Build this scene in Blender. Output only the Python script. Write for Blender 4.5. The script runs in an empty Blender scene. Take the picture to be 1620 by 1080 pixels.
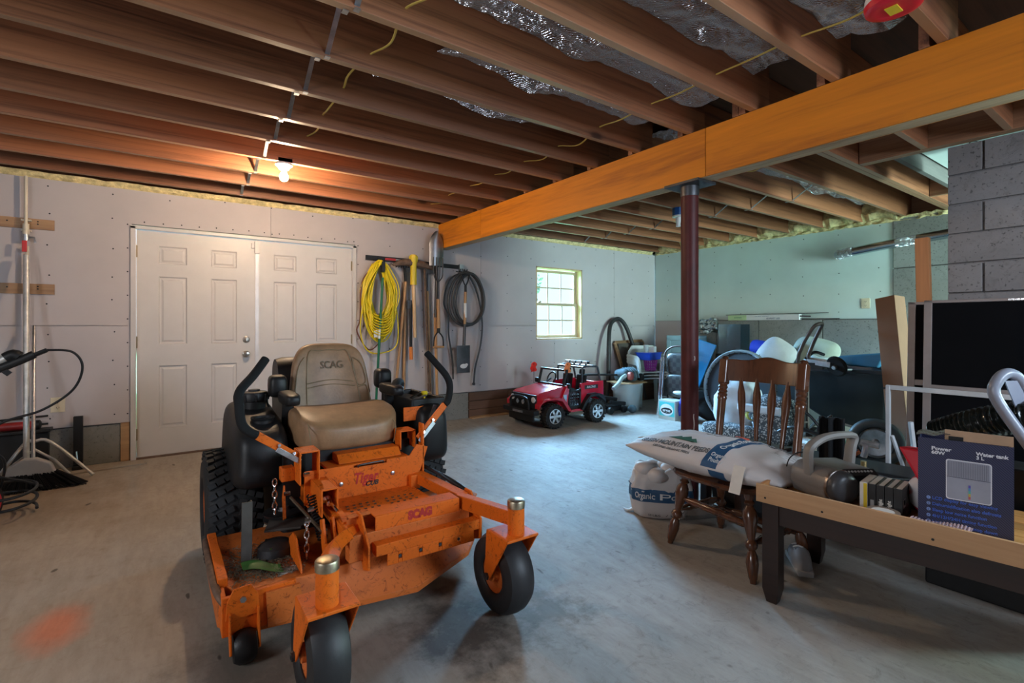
import bpy, math, random
from mathutils import Vector, Matrix, Euler, noise
R = math.radians
D = bpy.data
COL = bpy.context.scene.collection
scene = bpy.context.scene
rnd = random.Random(7)

# ---------------------------------------------------------------- camera
cam_d = D.cameras.new('camera'); cam = D.objects.new('camera', cam_d); COL.objects.link(cam)
cam.location = (0, 0, 1.2); cam.rotation_euler = (R(90), 0, R(-35.3))
cam_d.sensor_width = 36; cam_d.lens = 785 * 36 / 1620; cam_d.shift_y = -25 / 1620; cam_d.clip_start = .05
scene.camera = cam
# ---------------------------------------------------------------- world, window and fill light, exposure
w = D.worlds.new('World'); scene.world = w; w.use_nodes = True
bg = w.node_tree.nodes['Background']; bg.inputs[0].default_value = (.72, .9, 1, 1); bg.inputs[1].default_value = 1.6
scene.view_settings.view_transform = 'Standard'; scene.view_settings.look = 'None'
scene.view_settings.gamma = 1; scene.view_settings.exposure = 0.0
scene.view_settings.use_curve_mapping = False
def area(name, loc, tgt, sx, sy, power, col):
    l = D.lights.new(name, 'AREA'); l.shape = 'RECTANGLE'; l.size = sx; l.size_y = sy; l.energy = power; l.color = col
    o = D.objects.new(name, l); COL.objects.link(o); o.location = loc
    o.rotation_euler = (Vector(tgt) - Vector(loc)).to_track_quat('-Z', 'Y').to_euler(); return o
area('sky_light_north', (6.2, 10.6, 4.95), (4.8, 5.7, 1.5), 14.0, 4.7, 56000, (.36, .68, 1))     # bright sky above the trees, through the window
area('fill_light_rear', (2.5, -2.16, 2.0), (1.5, 2.6, .6), 1.7, .8, 172, (.66, .82, 1))    # added fill lamp behind the camera, out of view
area('fill_light_right_wall', (6.0, -2.16, 1.5), (6.6, 3, 1.7), .9, 1.7, 430, (.62, .95, .92))    # added fill lamp, out of view, to brighten the right wall
area('fill_light_left', (-2.66, 1.2, 1.7), (2, 2.4, 1.3), 1.2, 1.0, 78, (.90, .94, 1))  # added fill from the left, no opening in that wall

# ---------------------------------------------------------------- mesh helpers
class M:
    def __init__(s): s.v = []; s.f = []
    def add(s, vs, fs):
        o = len(s.v); s.v += [tuple(v) for v in vs]; s.f += [[i + o for i in f] for f in fs]; return s
    def box(s, x0, x1, y0, y1, z0, z1):
        vs = [(x, y, z) for z in (z0, z1) for y in (y0, y1) for x in (x0, x1)]
        return s.add(vs, [(0, 2, 3, 1), (4, 5, 7, 6), (0, 1, 5, 4), (2, 6, 7, 3), (0, 4, 6, 2), (1, 3, 7, 5)])
    def bar(s, p0, p1, w, h, up=(0, 0, 1)):
        p0 = Vector(p0); p1 = Vector(p1); d = (p1 - p0).normalized(); u = Vector(up)
        a = d.cross(u)
        if a.length < 1e-4: a = d.cross(Vector((1, 0, 0)))
        a.normalize(); b = a.cross(d).normalized(); a = a * w / 2; b = b * h / 2
        vs = [p + i * a + j * b for p in (p0, p1) for i, j in ((-1, -1), (1, -1), (1, 1), (-1, 1))]
        return s.add(vs, [(0, 1, 2, 3), (7, 6, 5, 4), (0, 4, 5, 1), (1, 5, 6, 2), (2, 6, 7, 3), (3, 7, 4, 0)])
    def tube(s, pts, r, n=10, sub=0, closed=False, caps=True, flat=1.0):
        P = [Vector(p) for p in pts]
        if sub: P = spline(P, sub, closed)
        m = len(P)
        rr = r if callable(r) else (lambda t: r)
        t0 = (P[1] - P[0]).normalized(); ref = Vector((0, 0, 1)) if abs(t0.z) < .9 else Vector((1, 0, 0))
        a = t0.cross(ref).normalized(); vs = []
        for i, p in enumerate(P):
            if closed: t = (P[(i + 1) % m] - P[i - 1]).normalized()
            else: t = (P[min(i + 1, m - 1)] - P[max(i - 1, 0)]).normalized()
            a = (a - t * a.dot(t)).normalized(); b = t.cross(a); q = rr(i / max(1, m - 1))
            for k in range(n):
                c = 2 * math.pi * k / n; vs.append(p + q * (math.cos(c) * a + flat * math.sin(c) * b))
        fs = []
        for i in range(m if closed else m - 1):
            j = (i + 1) % m
            for k in range(n):
                l = (k + 1) % n; fs.append((i * n + k, i * n + l, j * n + l, j * n + k))
        if caps and not closed: fs += [tuple(range(n))[::-1], tuple((m - 1) * n + k for k in range(n))]
        return s.add(vs, fs)
    def lathe(s, prof, o=(0, 0, 0), axis=(0, 0, 1), n=24, cap=True, closed=False):
        o = Vector(o); z = Vector(axis).normalized(); x = z.orthogonal().normalized(); y = z.cross(x); vs = []
        for r, h in prof:
            for k in range(n):
                c = 2 * math.pi * k / n; vs.append(o + z * h + x * (r * math.cos(c)) + y * (r * math.sin(c)))
        m = len(prof); fs = []
        for i in range(m if closed else m - 1):
            j = (i + 1) % m
            for k in range(n):
                l = (k + 1) % n; fs.append((i * n + k, i * n + l, j * n + l, j * n + k))
        if cap and not closed: fs += [tuple(range(n))[::-1], tuple((m - 1) * n + k for k in range(n))]
        return s.add(vs, fs)
    def prism(s, poly, ax, a, b):
        def q(u, v, w): return {'x': (w, u, v), 'y': (u, w, v), 'z': (u, v, w)}[ax]
        n = len(poly); vs = [q(u, v, a) for u, v in poly] + [q(u, v, b) for u, v in poly]
        fs = [tuple(range(n)), tuple(range(n, 2 * n))[::-1]] + [(i, i + n, (i + 1) % n + n, (i + 1) % n) for i in range(n)]
        return s.add(vs, fs)
    def ell(s, c, r, nu=20, nv=12, e=1.0, fn=None):
        pw = lambda v: math.copysign(abs(v) ** e, v)
        vs = []; fs = []
        for j in range(1, nv):
            ph = math.pi * j / nv
            for i in range(nu):
                th = 2 * math.pi * i / nu
                d = Vector((pw(math.sin(ph)) * pw(math.cos(th)), pw(math.sin(ph)) * pw(math.sin(th)), pw(math.cos(ph))))
                p = Vector((d.x * r[0], d.y * r[1], d.z * r[2]))
                if fn: p = Vector(fn(p))
                vs.append(p + Vector(c))
        t = Vector((0, 0, r[2])); b = Vector((0, 0, -r[2]))
        if fn: t = Vector(fn(t)); b = Vector(fn(b))
        vs += [t + Vector(c), b + Vector(c)]; T = len(vs) - 2
        for j in range(nv - 2):
            for i in range(nu):
                k = (i + 1) % nu; fs.append((j * nu + i, (j + 1) * nu + i, (j + 1) * nu + k, j * nu + k))
        for i in range(nu):
            k = (i + 1) % nu; fs.append((T, i, k)); fs.append((T + 1, (nv - 2) * nu + k, (nv - 2) * nu + i))
        return s.add(vs, fs)
    def sheet(s, fn, nu, nv, th=(0, 0, -.004)):
        """surface fn(u,v) with real thickness"""
        vs = [Vector(fn(i / nu, j / nv)) for j in range(nv + 1) for i in range(nu + 1)]; N = len(vs)
        vs += [v + Vector(th) for v in vs]; W = nu + 1; fs = []
        for j in range(nv):
            for i in range(nu):
                a = j * W + i; fs.append((a, a + 1, a + W + 1, a + W)); fs.append((N + a, N + a + W, N + a + W + 1, N + a + 1))
        edge = [i for i in range(W)] + [j * W + nu for j in range(1, nv + 1)] + [nv * W + i for i in range(nu - 1, -1, -1)] + [j * W for j in range(nv - 1, 0, -1)]
        for a, b in zip(edge, edge[1:] + edge[:1]): fs.append((a, a + N, b + N, b))
        return s.add(vs, fs)
    def xf(s, mt):
        s.v = [tuple(mt @ Vector(v)) for v in s.v]; return s
    def build(s, name, mat, parent=None, bevel=0, ang=38, loc=None, rz=0, rot=None, smooth=True, seg=2):
        me = D.meshes.new(name); me.from_pydata(s.v, [], s.f)
        import bmesh
        bm = bmesh.new(); bm.from_mesh(me); bmesh.ops.recalc_face_normals(bm, faces=bm.faces); bm.to_mesh(me); bm.free()
        if smooth: me.shade_smooth(); me.set_sharp_from_angle(angle=R(ang))
        me.materials.append(mat)
        o = D.objects.new(name, me); COL.objects.link(o)
        if loc: o.location = loc
        if rz: o.rotation_euler = (0, 0, rz)
        if rot: o.rotation_euler = rot
        if parent: o.parent = parent
        if bevel:
            b = o.modifiers.new('bevel', 'BEVEL'); b.width = bevel; b.segments = seg; b.limit_method = 'ANGLE'; b.angle_limit = R(40)
            b.harden_normals = True
        return o
def spline(P, sub, closed=False):
    out = []; m = len(P)
    for i in range(m if closed else m - 1):
        g = (lambda k: P[k % m]) if closed else (lambda k: P[max(0, min(m - 1, k))])
        p0, p1, p2, p3 = g(i - 1), g(i), g(i + 1), g(i + 2)
        for k in range(sub):
            t = k / sub
            out.append(.5 * ((2 * p1) + (p2 - p0) * t + (2 * p0 - 5 * p1 + 4 * p2 - p3) * t * t + (3 * p1 - p0 - 3 * p2 + p3) * t ** 3))
    if not closed: out.append(P[-1])
    return out
def RZ(a): return Matrix.Rotation(a, 4, 'Z')
def RX(a): return Matrix.Rotation(a, 4, 'X')
def RY(a): return Matrix.Rotation(a, 4, 'Y')
def T(*p): return Matrix.Translation(p)
def box(*a): return M().box(*a)
def tag(o, label=None, cat=None, group=None, kind=None):
    if label: o['label'] = label
    if cat: o['category'] = cat
    if group: o['group'] = group
    if kind: o['kind'] = kind
    return o
def thing(name, label, cat, loc=(0, 0, 0), rz=0, group=None):
    o = D.objects.new(name, None); COL.objects.link(o); o.location = loc; o.rotation_euler = (0, 0, rz)
    o.empty_display_size = .1
    return tag(o, label, cat, group)
def kids(o): return [c for c in D.objects if c.parent == o]
def copy_tree(o, parent=None, mapping=None):
    c = o.copy(); COL.objects.link(c)
    if parent: c.parent = parent
    for ch in kids(o): copy_tree(ch, c)
    return c
def struct(o): o['kind'] = 'structure'; return o

# ---------------------------------------------------------------- materials
def nodes(name):
    m = D.materials.new(name); m.use_nodes = True; nt = m.node_tree
    return m, nt, nt.nodes['Principled BSDF']
def N(nt, typ, **kw):
    n = nt.nodes.new(typ)
    for k, v in kw.items():
        if k.startswith('i_'): n.inputs[k[2:].replace('_', ' ')].default_value = v
        else: setattr(n, k, v)
    return n
def coords(nt, stretch=(1, 1, 1), randomise=True):
    tc = N(nt, 'ShaderNodeTexCoord'); mp = N(nt, 'ShaderNodeMapping'); mp.inputs['Scale'].default_value = stretch
    nt.links.new(tc.outputs['Object'], mp.inputs['Vector'])
    if randomise:
        oi = N(nt, 'ShaderNodeObjectInfo'); mu = N(nt, 'ShaderNodeMath', operation='MULTIPLY'); mu.inputs[1].default_value = 37.0
        nt.links.new(oi.outputs['Random'], mu.inputs[0]); nt.links.new(mu.outputs[0], mp.inputs['Location'])
    return mp
def ramp(nt, src, stops):
    r = N(nt, 'ShaderNodeValToRGB'); e = r.color_ramp.elements
    while len(e) < len(stops): e.new(.5)
    for el, (p, c) in zip(e, stops): el.position = p; el.color = (*c, 1) if len(c) == 3 else c
    nt.links.new(src, r.inputs[0]); return r
def mk(name, c, rough=.5, metal=0, var=.12, vs=6, bump=.05, bs=80, stretch=(1, 1, 1), coat=0, c2=None, c2amt=.5, trans=0, spec=.5):
    m, nt, b = nodes(name); L = nt.links
    mp = coords(nt, stretch)
    n1 = N(nt, 'ShaderNodeTexNoise', i_Scale=vs, i_Detail=5.0, i_Roughness=.6); L.new(mp.outputs[0], n1.inputs['Vector'])
    lo = tuple(max(0, x * (1 - var)) for x in c); hi = tuple(min(1, x * (1 + var)) for x in c)
    if c2: st = [(max(0, c2amt - .12), c2), (c2amt + .06, lo), (.8, hi)]
    else: st = [(.3, lo), (.7, hi)]
    r = ramp(nt, n1.outputs['Fac'], st); L.new(r.outputs[0], b.inputs['Base Color'])
    b.inputs['Roughness'].default_value = rough; b.inputs['Metallic'].default_value = metal
    b.inputs['Coat Weight'].default_value = coat; b.inputs['Specular IOR Level'].default_value = spec
    if trans: b.inputs['Transmission Weight'].default_value = trans
    if bump:
        n2 = N(nt, 'ShaderNodeTexNoise', i_Scale=bs, i_Detail=4.0); L.new(mp.outputs[0], n2.inputs['Vector'])
        bp = N(nt, 'ShaderNodeBump', i_Strength=bump, i_Distance=.01); L.new(n2.outputs['Fac'], bp.inputs['Height']); L.new(bp.outputs[0], b.inputs['Normal'])
    return m
def wood(name, c, dark, ax='x', scale=14, rough=.55, coat=0, long=.06, knots=0, rv=.25, bump=.15, edge=None):
    m, nt, b = nodes(name); L = nt.links
    st = {'x': (long, 1, 1), 'y': (1, long, 1), 'z': (1, 1, long)}[ax]
    mp = coords(nt, st)
    n0 = N(nt, 'ShaderNodeTexNoise', i_Scale=scale, i_Detail=6.0, i_Roughness=.65, i_Distortion=.6); L.new(mp.outputs[0], n0.inputs['Vector'])
    n1 = N(nt, 'ShaderNodeTexNoise', i_Scale=scale * 6, i_Detail=3.0); L.new(mp.outputs[0], n1.inputs['Vector'])
    mx = N(nt, 'ShaderNodeMath', operation='ADD'); ml = N(nt, 'ShaderNodeMath', operation='MULTIPLY'); ml.inputs[1].default_value = .35
    L.new(n1.outputs['Fac'], ml.inputs[0]); L.new(n0.outputs['Fac'], mx.inputs[0]); L.new(ml.outputs[0], mx.inputs[1])
    r = ramp(nt, mx.outputs[0], [(.45, dark), (.68, c), (.92, tuple(min(1, x * 1.18) for x in c))])
    out = r.outputs[0]
    if knots:
        mp2 = coords(nt, {'x': (.5, 1, 1), 'y': (1, .5, 1), 'z': (1, 1, .5)}[ax])
        vo = N(nt, 'ShaderNodeTexVoronoi', i_Scale=knots); L.new(mp2.outputs[0], vo.inputs['Vector'])
        kr = ramp(nt, vo.outputs['Distance'], [(.0, (1, 1, 1)), (.045, (.85, .85, .85)), (.075, (.25, .25, .25)), (.12, (0, 0, 0))])
        mm = N(nt, 'ShaderNodeMixRGB'); mm.inputs[2].default_value = (*[x * .35 for x in dark], 1)
        L.new(kr.outputs[0], mm.inputs[0]); L.new(out, mm.inputs[1]); out = mm.outputs[0]
    if edge:  # faces pointing down blend towards this paler colour
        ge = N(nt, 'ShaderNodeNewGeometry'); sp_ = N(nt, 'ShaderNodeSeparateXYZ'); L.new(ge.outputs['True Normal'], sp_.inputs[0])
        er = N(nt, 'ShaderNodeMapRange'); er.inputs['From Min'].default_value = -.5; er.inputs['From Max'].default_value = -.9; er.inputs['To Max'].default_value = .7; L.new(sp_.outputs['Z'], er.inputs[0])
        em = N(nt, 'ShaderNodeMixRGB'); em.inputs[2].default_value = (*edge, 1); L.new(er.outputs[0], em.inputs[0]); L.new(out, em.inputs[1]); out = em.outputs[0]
    if rv:
        oi = N(nt, 'ShaderNodeObjectInfo'); hs = N(nt, 'ShaderNodeHueSaturation'); mr = N(nt, 'ShaderNodeMapRange')
        mr.inputs['To Min'].default_value = 1 - rv; mr.inputs['To Max'].default_value = 1 + rv
        L.new(oi.outputs['Random'], mr.inputs[0]); L.new(mr.outputs[0], hs.inputs['Value']); L.new(out, hs.inputs['Color']); out = hs.outputs[0]
    L.new(out, b.inputs['Base Color']); b.inputs['Roughness'].default_value = rough; b.inputs['Coat Weight'].default_value = coat
    bp = N(nt, 'ShaderNodeBump', i_Strength=bump, i_Distance=.004); L.new(mx.outputs[0], bp.inputs['Height']); L.new(bp.outputs[0], b.inputs['Normal'])
    return m
def emit(name, c, s):
    m, nt, b = nodes(name); b.inputs['Emission Color'].default_value = (*c, 1); b.inputs['Emission Strength'].default_value = s
    b.inputs['Base Color'].default_value = (*c, 1); return m
def glass(name, tint=(.9, .97, 1), rough=.02, amt=.85):
    m, nt, b = nodes(name); L = nt.links; out = nt.nodes['Material Output']
    t = N(nt, 'ShaderNodeBsdfTransparent'); t.inputs[0].default_value = (*tint, 1)
    g = N(nt, 'ShaderNodeBsdfGlossy', i_Roughness=rough); mx = N(nt, 'ShaderNodeMixShader'); mx.inputs[0].default_value = 1 - amt
    L.new(t.outputs[0], mx.inputs[1]); L.new(g.outputs[0], mx.inputs[2]); L.new(mx.outputs[0], out.inputs[0]); return m
def text(s, size, mat, parent=None, loc=(0, 0, 0), rot=(0, 0, 0), name='lettering', bold=0, shear=0, sx=1, align='CENTER', th=.0006, warp=None, space=1):
    cu = D.curves.new(name, 'FONT'); cu.body = s; cu.size = size; cu.offset = bold; cu.shear = shear; cu.align_x = align; cu.align_y = 'CENTER'
    cu.extrude = th; cu.resolution_u = 3; cu.space_character = space
    o = D.objects.new(name + '_tmp', cu); COL.objects.link(o)
    me = D.meshes.new_from_object(o.evaluated_get(bpy.context.evaluated_depsgraph_get()))
    D.objects.remove(o); D.curves.remove(cu)
    me.name = name; me.materials.clear(); me.materials.append(mat)
    for v in me.vertices: v.co.x *= sx
    if warp:
        for v in me.vertices: v.co = warp(v.co.x, v.co.y, v.co.z)
    o = D.objects.new(name, me); COL.objects.link(o)
    if not warp: o.location = loc; o.rotation_euler = rot
    if parent: o.parent = parent
    return o

# plain materials
BLACK = mk('black_plastic', (.010, .010, .011), .45, var=.3, bump=.08, bs=200, spec=.35)
MATTE = mk('matte_black_foam', (.008, .008, .009), .85, bump=.15, bs=120, spec=.3)
RUB = mk('tyre_rubber', (.013, .013, .014), .75, var=.35, vs=10, bump=.12, bs=60)
WHITE = mk('white_plastic', (.7, .7, .7), .4, var=.05)
STEEL = mk('galvanised_steel', (.45, .47, .5), .35, 1, var=.25, vs=20)
CHROME = mk('chrome', (.75, .75, .78), .15, 1, var=.05)
DARKST = mk('dark_steel', (.08, .08, .085), .45, .8, var=.3, bump=.1)
RUST = mk('rusty_steel', (.16, .10, .07), .7, .5, var=.4, vs=20, bump=.2)
# ================================================================ SETTING
CZ = 2.455                                   # underside of the joists
def concrete_mat(name, c, floor=False, damp=False):
    m, nt, b = nodes(name); L = nt.links; mp = coords(nt, randomise=not floor)
    a = N(nt, 'ShaderNodeTexNoise', i_Scale=1.1, i_Detail=8.0, i_Roughness=.65, i_Distortion=.4); L.new(mp.outputs[0], a.inputs['Vector'])
    f = N(nt, 'ShaderNodeTexNoise', i_Scale=13.0, i_Detail=10.0, i_Roughness=.78, i_Distortion=1.2); L.new(mp.outputs[0], f.inputs['Vector'])
    r = ramp(nt, a.outputs['Fac'], [(.3, tuple(x * .80 for x in c)), (.52, c), (.72, tuple(min(1, x * 1.2) for x in c))])
    r2 = ramp(nt, f.outputs['Fac'], [(.30, (.52, .50, .48)), (.46, (.95, .95, .95)), (.65, (1.0, 1.0, 1.0)), (.85, (1, 1, 1))])
    mu = N(nt, 'ShaderNodeMixRGB', blend_type='MULTIPLY'); mu.inputs[0].default_value = .75
    L.new(r.outputs[0], mu.inputs[1]); L.new(r2.outputs[0], mu.inputs[2]); out = mu.outputs[0]
    if not floor:
        vo = N(nt, 'ShaderNodeTexNoise', i_Scale=55.0, i_Detail=2.0); L.new(mp.outputs[0], vo.inputs['Vector'])
        r3 = ramp(nt, vo.outputs['Fac'], [(.30, (.35, .35, .35)), (.38, (1, 1, 1))])
        m3 = N(nt, 'ShaderNodeMixRGB', blend_type='MULTIPLY'); m3.inputs[0].default_value = .8
        L.new(out, m3.inputs[1]); L.new(r3.outputs[0], m3.inputs[2]); out = m3.outputs[0]
    if floor:
        def spot(out, loc, rad, col, amt, sc=(1, 1, 1), nz=.4, nsc=6, rz=0):
            mp2 = N(nt, 'ShaderNodeMapping', vector_type='POINT')
            tc = N(nt, 'ShaderNodeTexCoord'); sub = N(nt, 'ShaderNodeVectorMath', operation='SUBTRACT'); sub.inputs[1].default_value = loc
            L.new(tc.outputs['Object'], sub.inputs[0]); L.new(sub.outputs[0], mp2.inputs[0])
            mp2.inputs['Scale'].default_value = sc; mp2.inputs['Rotation'].default_value = (0, 0, rz)
            ln = N(nt, 'ShaderNodeVectorMath', operation='LENGTH'); L.new(mp2.outputs[0], ln.inputs[0])
            no = N(nt, 'ShaderNodeTexNoise', i_Scale=nsc, i_Detail=6.0, i_Roughness=.7); L.new(tc.outputs['Object'], no.inputs['Vector'])
            ma = N(nt, 'ShaderNodeMath', operation='MULTIPLY_ADD'); ma.inputs[1].default_value = nz; L.new(no.outputs['Fac'], ma.inputs[0]); L.new(ln.outputs['Value'], ma.inputs[2])
            rr = N(nt, 'ShaderNodeMapRange'); rr.inputs['From Min'].default_value = nz * .5 + rad; rr.inputs['From Max'].default_value = nz * .5 + rad * .3
            rr.inputs['To Max'].default_value = amt; L.new(ma.outputs[0], rr.inputs[0])
            mm = N(nt, 'ShaderNodeMixRGB'); mm.inputs[2].default_value = (*col, 1); L.new(rr.outputs[0], mm.inputs[0]); L.new(out, mm.inputs[1]); return mm.outputs[0]
        out = spot(out, (-1.2, 3.4, 0), 3.4, (.40, .29, .19), .55, (1, .9, 1), 1.6, 1.4)
        out = spot(out, (-.34, 2.66, 0), .13, (.75, .16, .05), .6, (1, .55, 1), .08, 8, .6)
        out = spot(out, (.98, 1.72, 0), .34, (.035, .028, .022), .8, (1.3, .9, 1), .9, 5)
        out = spot(out, (1.32, 1.62, 0), .2, (.05, .04, .03), .5, (1, 1, 1), .7, 9)
        out = spot(out, (.25, 1.95, 0), .35, (.04, .035, .03), .55, (1, 1, 1), .7, 7)
        out = spot(out, (-.7, 4.5, 0), .7, (.20, .12, .06), .5, (1, .8, 1), 1.0, 3)
        # small dark specks and scuffs
        sp = N(nt, 'ShaderNodeTexNoise', i_Scale=16.0, i_Detail=1.0); mps = coords(nt, (1, .45, 1), False); mps.inputs['Rotation'].default_value = (0, 0, .5)
        L.new(mps.outputs[0], sp.inputs['Vector'])
        r4 = ramp(nt, sp.outputs['Fac'], [(.20, (.25, .22, .2)), (.245, (1, 1, 1))]); m4 = N(nt, 'ShaderNodeMixRGB', blend_type='MULTIPLY'); m4.inputs[0].default_value = .9
        L.new(out, m4.inputs[1]); L.new(r4.outputs[0], m4.inputs[2]); out = m4.outputs[0]
        # brushed trowel sweep
        sw = N(nt, 'ShaderNodeTexNoise', i_Scale=5.0, i_Detail=6.0, i_Roughness=.75); mpw = coords(nt, (3.2, .7, 1), False); mpw.inputs['Rotation'].default_value = (0, 0, -.9)
        L.new(mpw.outputs[0], sw.inputs['Vector']); r5 = ramp(nt, sw.outputs['Fac'], [(.35, (.78, .76, .74)), (.6, (1, 1, 1))])
        m5 = N(nt, 'ShaderNodeMixRGB', blend_type='MULTIPLY'); m5.inputs[0].default_value = .8; L.new(out, m5.inputs[1]); L.new(r5.outputs[0], m5.inputs[2]); out = m5.outputs[0]
    L.new(out, b.inputs['Base Color']); b.inputs['Roughness'].default_value = .55 if floor else .85
    if floor:
        rr = ramp(nt, f.outputs['Fac'], [(.35, (.75, .75, .75)), (.7, (.6, .6, .6))]); L.new(rr.outputs[0], b.inputs['Roughness'])
    bp = N(nt, 'ShaderNodeBump', i_Strength=.12 if floor else .5, i_Distance=.01); L.new(f.outputs['Fac'], bp.inputs['Height']); L.new(bp.outputs[0], b.inputs['Normal'])
    return m
FLOOR = concrete_mat('floor_concrete', (.38, .35, .315), True)
CONC = concrete_mat('foundation_concrete', (.25, .25, .235))
CMU = concrete_mat('concrete_block', (.25, .235, .235))
MORT = concrete_mat('mortar', (.22, .205, .205))
DRY = mk('drywall_grey', (.47, .43, .435), .85, var=.06, vs=1.5, bump=.03, bs=300)
GREEN = mk('drywall_moisture_board', (.56, .66, .63), .85, var=.07, vs=1.5, bump=.03, bs=300)
SCREW = mk('screw_head', (.02, .02, .025), .5, .5)
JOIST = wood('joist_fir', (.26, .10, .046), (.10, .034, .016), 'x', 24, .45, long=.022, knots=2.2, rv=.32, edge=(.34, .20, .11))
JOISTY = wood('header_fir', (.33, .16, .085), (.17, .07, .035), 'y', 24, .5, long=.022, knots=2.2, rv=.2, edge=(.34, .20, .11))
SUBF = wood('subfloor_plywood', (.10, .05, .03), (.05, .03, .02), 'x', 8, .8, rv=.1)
BEAMF = wood('varnished_plywood', (.66, .21, .0015), (.42, .115, .001), 'y', 9, .6, long=.07, rv=.06, bump=.05, knots=2.6)
BEAMU = wood('lumber_edge', (.45, .33, .2), (.28, .18, .1), 'y', 20, .7, rv=.05)
RAW = wood('raw_pine', (.42, .25, .12), (.28, .15, .07), 'x', 18, .6, rv=.1)
INSUL = mk('yellow_fibre_insulation', (.66, .55, .28), .95, var=.4, vs=18, bump=.9, bs=40)
FOIL = None
def foil():
    m, nt, b = nodes('reinforced_foil'); L = nt.links; mp = coords(nt)
    b.inputs['Metallic'].default_value = .9; b.inputs['Roughness'].default_value = .2; b.inputs['Metallic'].default_value = 1; b.inputs['Base Color'].default_value = (.55, .57, .62, 1)
    n = N(nt, 'ShaderNodeTexNoise', i_Scale=14.0, i_Detail=3.0); L.new(mp.outputs[0], n.inputs['Vector'])
    wv = N(nt, 'ShaderNodeTexWave', wave_type='BANDS', bands_direction='DIAGONAL', i_Scale=45.0); L.new(mp.outputs[0], wv.inputs['Vector'])
    ad = N(nt, 'ShaderNodeMath', operation='MULTIPLY_ADD'); ad.inputs[1].default_value = .12; L.new(wv.outputs['Fac'], ad.inputs[0]); L.new(n.outputs['Fac'], ad.inputs[2])
    bp = N(nt, 'ShaderNodeBump', i_Strength=1.0, i_Distance=.06); L.new(ad.outputs[0], bp.inputs['Height']); L.new(bp.outputs[0], b.inputs['Normal']); return m
FOIL = foil()
HBRONZE = mk('brass_hinge', (.30, .24, .15), .4, .8)
DOORW = mk('door_white', (.56, .53, .51), .4, var=.03, bump=.02)

struct(box(-2.7, 7.3, -2.2, 5.9, -.12, 0).build('floor', FLOOR))
# --- back wall
DX0, DX1, DZ = -.19, 1.765, 2.087
WX0, WX1, WZ0, WZ1 = 4.363, 5.258, 1.0, 2.05
wb = M()
def holes(mb, xs0, xs1, y0, y1, z0, z1, H):
    """wall slab with rectangular holes (x0,x1,z0,z1)"""
    H = sorted(H); x = xs0
    for a, b_, c, d in H:
        if b_ <= xs0 or a >= xs1: continue
        a = max(a, xs0); b_ = min(b_, xs1)
        if d <= z0 or c >= z1: continue
        if a > x: mb.box(x, a, y0, y1, z0, z1)
        if c > z0: mb.box(a, b_, y0, y1, z0, c)
        if d < z1: mb.box(a, b_, y0, y1, d, z1)
        x = b_
    if x < xs1: mb.box(x, xs1, y0, y1, z0, z1)
H = [(DX0 - .02, DX1 + .02, 0, DZ + .02), (WX0, WX1, WZ0, WZ1)]
holes(wb, -2.7, 6.97, 5.615, 5.78, 0, CZ - .01, H)
wall_back = struct(wb.build('wall_back', DRY))
SEAM = 1.2
for z0, z1, js in ((SEAM + .0025, CZ - .045, [-2.7, -1.6, .92, 3.44, 5.96, 6.965]), (.345, SEAM - .0025, [-2.7, -1.18, 2.18, 4.70, 6.965])):
    for a, b_ in zip(js, js[1:]):
        mb = M(); holes(mb, a + .0015, b_ - .0015, 5.57, 5.60, z0, z1, H); mb.build('drywall_panel', DRY, wall_back)
sc = M()
k = 0
for i in range(24):
    x = -2.44 + .42 * i
    for j in range(9):
        z = .42 + .245 * j + rnd.uniform(-.03, .03); xx = x + rnd.uniform(-.012, .012)
        if x > 6.9 or (DX0 - .03 < xx < DX1 + .03 and z < DZ + .04) or (WX0 - .03 < xx < WX1 + .03 and WZ0 - .03 < z < WZ1 + .03): continue
        sc.lathe([(.0065, 0), (.0065, .002)], (xx, 5.5705, z), (0, -1, 0), 6)
for i in range(14):
    x = DX0 + .07 + i * .14; sc.lathe([(.0065, 0), (.0065, .002)], (x, 5.5705, DZ + .055 + rnd.uniform(-.01, .01)), (0, -1, 0), 6)
for i in range(9):
    for x in (DX0 - .05, DX1 + .05): sc.lathe([(.0065, 0), (.0065, .002)], (x, 5.5705, .42 + i * .21), (0, -1, 0), 6)
tag(sc.build('screw_heads', SCREW, wall_back), kind='stuff')
box(-2.7, DX0 - .10, 5.585, 5.614, 0, .335).build('concrete_curb', CONC, wall_back, .006)
box(DX1 + .04, 3.26, 5.585, 5.614, 0, .335).build('concrete_curb', CONC, wall_back, .006)
box(DX0 - .10, DX0 - .035, 5.575, 5.614, 0, .345).build('jamb_block', RAW, wall_back, .002)
OLDW = wood('old_plank', (.13, .07, .045), (.06, .03, .02), 'x', 12, .8, rv=.3)
for z0, z1 in ((.0, .105), (.11, .215), (.22, .33)):
    x = 3.27
    for L_ in (.62, 1.4, 1.6): box(x, min(x + L_, 6.95), 5.58, 5.613, z0, z1).build('plank', OLDW, wall_back, .003); x += L_ + .004
box(3.27, 3.85, 5.50, 5.575, 0, .02).build('floor_batten', RAW, wall_back)
# insulation strip along the top of the back wall
mb = M()
def strip(u, v):
    x = -2.7 + u * 9.6; return (x, 5.595 - .03 * v * 1.6 - .02 * noise.noise((x * 6, v * 3, 0)), CZ - .05 + .055 * v + .010 * noise.noise((x * 9, v * 5, 3)))
mb.sheet(strip, 220, 5, (0, .05, .004)); tag(mb.build('insulation_strip', INSUL, wall_back), kind='stuff')
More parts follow.
